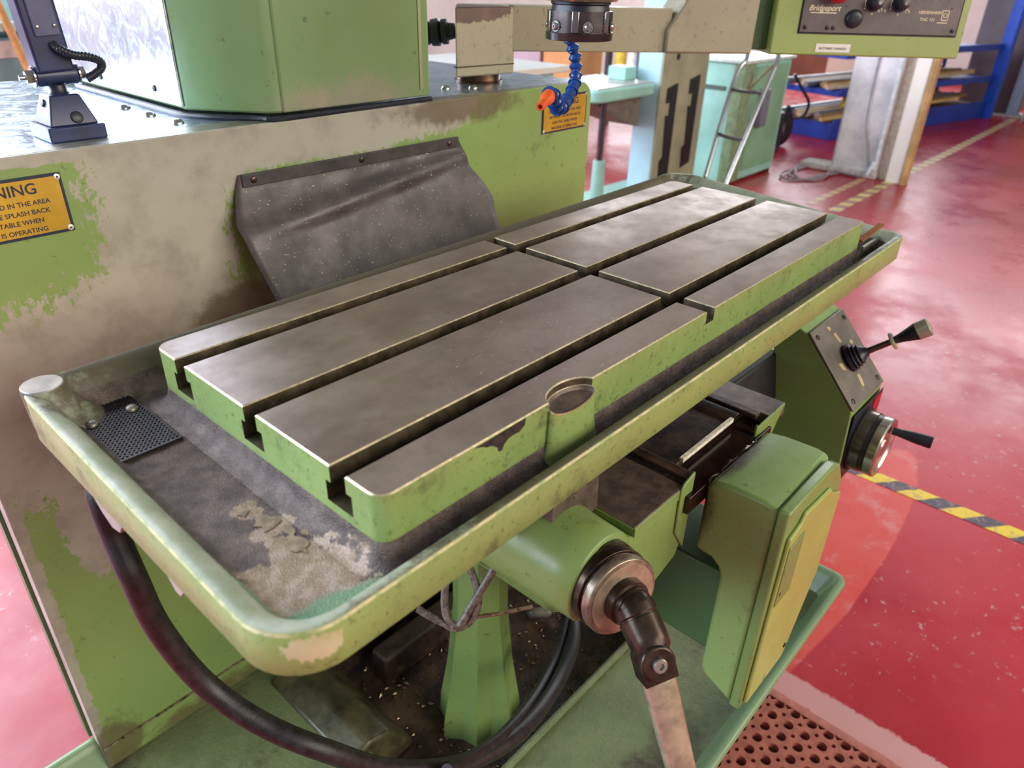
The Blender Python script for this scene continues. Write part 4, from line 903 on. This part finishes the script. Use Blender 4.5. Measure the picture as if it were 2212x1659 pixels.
# ---------------------------------------------------------------- blue stock rack with bars
BL = plain('blue_rack_enamel', (26, 66, 168), .4, 0, .1, 4)
rk = thing('stock_rack', (8.2, 2.1, 0), 'blue cantilever stock rack with bars beyond the pillar', 'rack')
RD = Vector((2.4, -.60, 0)).normalized(); RN = Vector((.60, 2.4, 0)).normalized(); R0_ = Vector((6.72, 2.36, 0))
RZ = Vector((0,0,1))
for z in (.0, .36, .66):
    t_ = obj('tray', MB().obox(R0_, RD, RN, RZ, (0, 2.62), (-.25, .30), (z, z+.035)).obox(R0_, RD, RN, RZ, (0, 2.62), (-.27, -.25), (z, z+.17 if z == 0 else z+.06)).obox(R0_, RD, RN, RZ, (-.02, 0), (-.27, .30), (z, z+.14 if z == 0 else z+.05)), BL, rk, bevel=.004)
up_ = obj('upright', MB().obox(R0_, RD, RN, RZ, (2.63, 2.71), (-.33, -.22), (0, 2.0)), plain('bright_blue_enamel', (30, 84, 204), .4, 0, .12, 5), rk, bevel=.006)
obj('upright', MB().obox(R0_, RD, RN, RZ, (2.63, 2.71), (.31, .39), (0, 2.0)), BL, rk, bevel=.006)
obj('upright', MB().obox(R0_, RD, RN, RZ, (1.2, 1.28), (.305, .385), (0, 2.0)), BL, rk, bevel=.006)
bar_cols = [plain('bar_wood', (214, 176, 112), .5, 0, .1, 8), plain('bar_grey', (148, 146, 150), .4, .5, .1, 8), plain('bar_pale', (206, 190, 168), .5, 0, .1, 8), plain('bar_brown', (148, 112, 80), .5, 0, .1, 8), plain('bar_steel', (150, 160, 168), .3, .8, .1, 8)]
names = ['golden wooden', 'dull grey', 'pale buff', 'brown', 'bright steel']
where = {0: 'in the bottom tray of the blue rack', 1: 'on the middle tray of the blue rack'}
for lv, z in ((0, .155), (1, .413)):
    for k in range(9):
        ci = (k*3+lv*2) % 5; r_ = .018+.012*((k*7) % 3)/2
        a0 = R0_ + RD*(-.10+.05*((k*5) % 4)) + RN*(-.20+.055*k) + RZ*(z + r_)
        a1 = R0_ + RD*(2.15+.08*((k*3) % 5)) + RN*(-.20+.055*k) + RZ*(z + r_ + (.05 if lv == 0 else .02))
        if lv == 0: a0 -= RZ*.02*0
        tag(obj('stock_bar', MB().cyl(a0, a1, r_, r_, 4 if ci in (0, 2) else 10), bar_cols[ci], loc=a0), '%s %s stock bar lying lengthwise %s' % (('slim', 'medium', 'thick')[(k*7) % 3], names[ci], where[lv]), 'bar', 'stock bars on the blue rack')
for z_, h_ in ((.035, .12),):
    obj('packing', MB().obox(R0_, RD, RN, RZ, (.05, 2.5), (-.23, .28), (.035, .152)), plain('brown_packing', (120, 84, 62), .7), rk)
yc = tag(obj('yellow_clamp', MB().obox((7.05, 2.18, .24), (.5, .2, .6), (.2, .9, 0), (-.6, 0, .6), (-.02, .10), (-.02, .02), (0, .03)).obox((7.05, 2.10, .24), (-.3, .2, .8), (.2, .9, 0), (-.6, 0, .3), (-.02, .09), (-.02, .02), (0, .03)), plain('yellow_plastic', (226, 196, 30), .4), loc=(7.05, 2.15, .2), bevel=.004), 'small yellow clamp lying on the bars of the bottom tray', 'clamp')
# things along the far wall
tag(obj('brown_board', MB().box(11.2, 11.3, 3.85, 4.9, .0, .95), plain('brown_board_wood', (156, 92, 64), .55, 0, .12, 3), loc=(11.25, 4.4, 0), bevel=.01), 'reddish brown wooden board standing at the far wall', 'board')
bx_ = thing('white_carton', (10.3, 3.2, 0), 'pale cream carton on the floor by the far wall', 'box')
obj('carton_body', MB().box(10.1, 10.6, 2.95, 3.55, 0, .42), plain('cream_card', (226, 208, 186), .7, 0, .05, 3), bx_, bevel=.008)
obj('carton_flap', MB().box(10.09, 10.61, 2.94, 3.25, .42, .426), plain('cream_card_b', (214, 198, 178), .7), bx_)
dr = thing('sliding_door', (9.6, 1.5, 0), 'tall grey brown sliding door panel with pale blue frame beside the blue upright', 'door')
obj('leaf', MB().box(9.62, 9.70, 1.335, 1.83, .02, 2.2), plain('grey_brown_door', (112, 98, 100), .5, 0, .1, 2), dr, bevel=.005)
obj('frame', MB().box(9.58, 9.72, 1.215, 1.325, .0, 2.2), plain('pale_blue_frame', (168, 186, 204), .4, 0, .08, 3), dr, bevel=.008)
obj('sill', MB().box(9.50, 9.80, 1.16, 1.90, .0, .02), plain('pale_sill', (214, 206, 200), .5), dr, bevel=.004)
struct('wall_right', MB().box(10.4, 10.5, -3.0, 1.35, 0, 2.2), M['pinkwall'])
pr2 = thing('brown_pier', (9.2, .9, 0), 'grey brown plastered pier with pale corner at the end of the aisle', 'pillar')
obj('pier_face', MB().box(9.20, 9.8, .62, 1.10, 0, 2.2), plain('brown_plaster', (166, 146, 122), .8, 0, .15, 4), pr2, bevel=.02)
obj('pier_corner', MB().box(9.10, 9.8, .40, .64, 0, 2.2), plain('buff_corner', (214, 186, 152), .7, 0, .08, 4), pr2, bevel=.02)
obj('door_strip', MB().box(9.35, 9.45, 1.10, 1.13, 0, 2.2), plain('white_strip', (236, 234, 238), .4), pr2)
# goods seen through the gap under the console arm
bn = thing('side_bench', (5.3, 3.9, 0), 'low white side bench carrying boxes and rolls far behind the drill press', 'bench')
obj('bench_top', MB().box(5.0, 5.8, 2.9, 4.9, .40, .44), plain('white_shelf', (224, 218, 212), .5), bn, bevel=.005)
for y_ in (2.95, 3.9, 4.85):
    for x_ in (5.05, 5.75): obj('leg', MB().box(x_-.03, x_+.03, y_-.03, y_+.03, 0, .40), M['dull'], bn)
def roll(nm, y_, r_, h_, c_, lab):
    tag(obj(nm, MB().lathe((5.2, y_, .44), (0,0,1), [(0, r_), (h_, r_), (h_, r_*.3)], 20), plain(nm+'_finish', c_, .5), loc=(5.2, y_, .44)), lab, 'roll')
tag(obj('cardboard_box', MB().box(5.05, 5.5, 3.80, 4.10, .44, .75), plain('orange_brown_card', (214, 150, 94), .7, 0, .06, 4), loc=(5.3, 3.95, .44), bevel=.006), 'orange brown cardboard box on the white side bench', 'box')
tag(obj('mauve_box', MB().box(5.05, 5.5, 4.14, 4.55, .44, .80), plain('mauve_card', (196, 168, 178), .7, 0, .06, 4), loc=(5.3, 4.3, .44), bevel=.006), 'dusty mauve box beside the cardboard box on the bench', 'box')
roll('black_tube', 3.52, .03, .5, (50, 44, 52), 'upright slim black tube on the side bench')
roll('yellow_roll', 3.40, .045, .5, (232, 196, 60), 'upright yellow roll next to the black tube')
roll('white_roll', 3.28, .05, .5, (232, 226, 226), 'upright white roll on the side bench')
roll('navy_roll', 3.17, .05, .5, (62, 58, 84), 'upright navy roll on the side bench')
roll('gold_roll', 3.03, .05, .5, (224, 190, 40), 'upright golden yellow roll at the end of the bench')
# cyan machine, label and broom handle behind the lamp
cm = thing('cyan_machine', (.5, 2.7, 0), 'grey cyan machine cabinet far behind the work lamp', 'machine')
obj('cabinet', MB().box(.15, .695, 2.50, 3.1, 0, 1.02), plain('grey_cyan_enamel', (128, 160, 170), .4, 0, .08, 3), cm, bevel=.01)
obj('upper', MB().box(.15, .68, 2.56, 3.1, 1.02, 1.135), plain('cyan_enamel', (160, 214, 226), .4, 0, .08, 3), cm, bevel=.01)
obj('shelf', MB().box(.50, .66, 2.44, 2.56, 1.04, 1.065), plain('pale_shelf', (190, 226, 232), .4), cm, bevel=.004)
obj('notice', MB().box(.50, .615, 2.492, 2.4995, .965, 1.012), plain('pink_white_notice', (240, 216, 216), .6), cm)
tag(obj('broom_handle', MB().cyl((.735, 2.35, .0), (.55, 2.436, 1.18), .012, .012, 12), plain('orange_wood', (226, 158, 96), .5), loc=(.735, 2.35, 0)), 'orange wooden broom handle leaning against the cyan machine', 'broom')
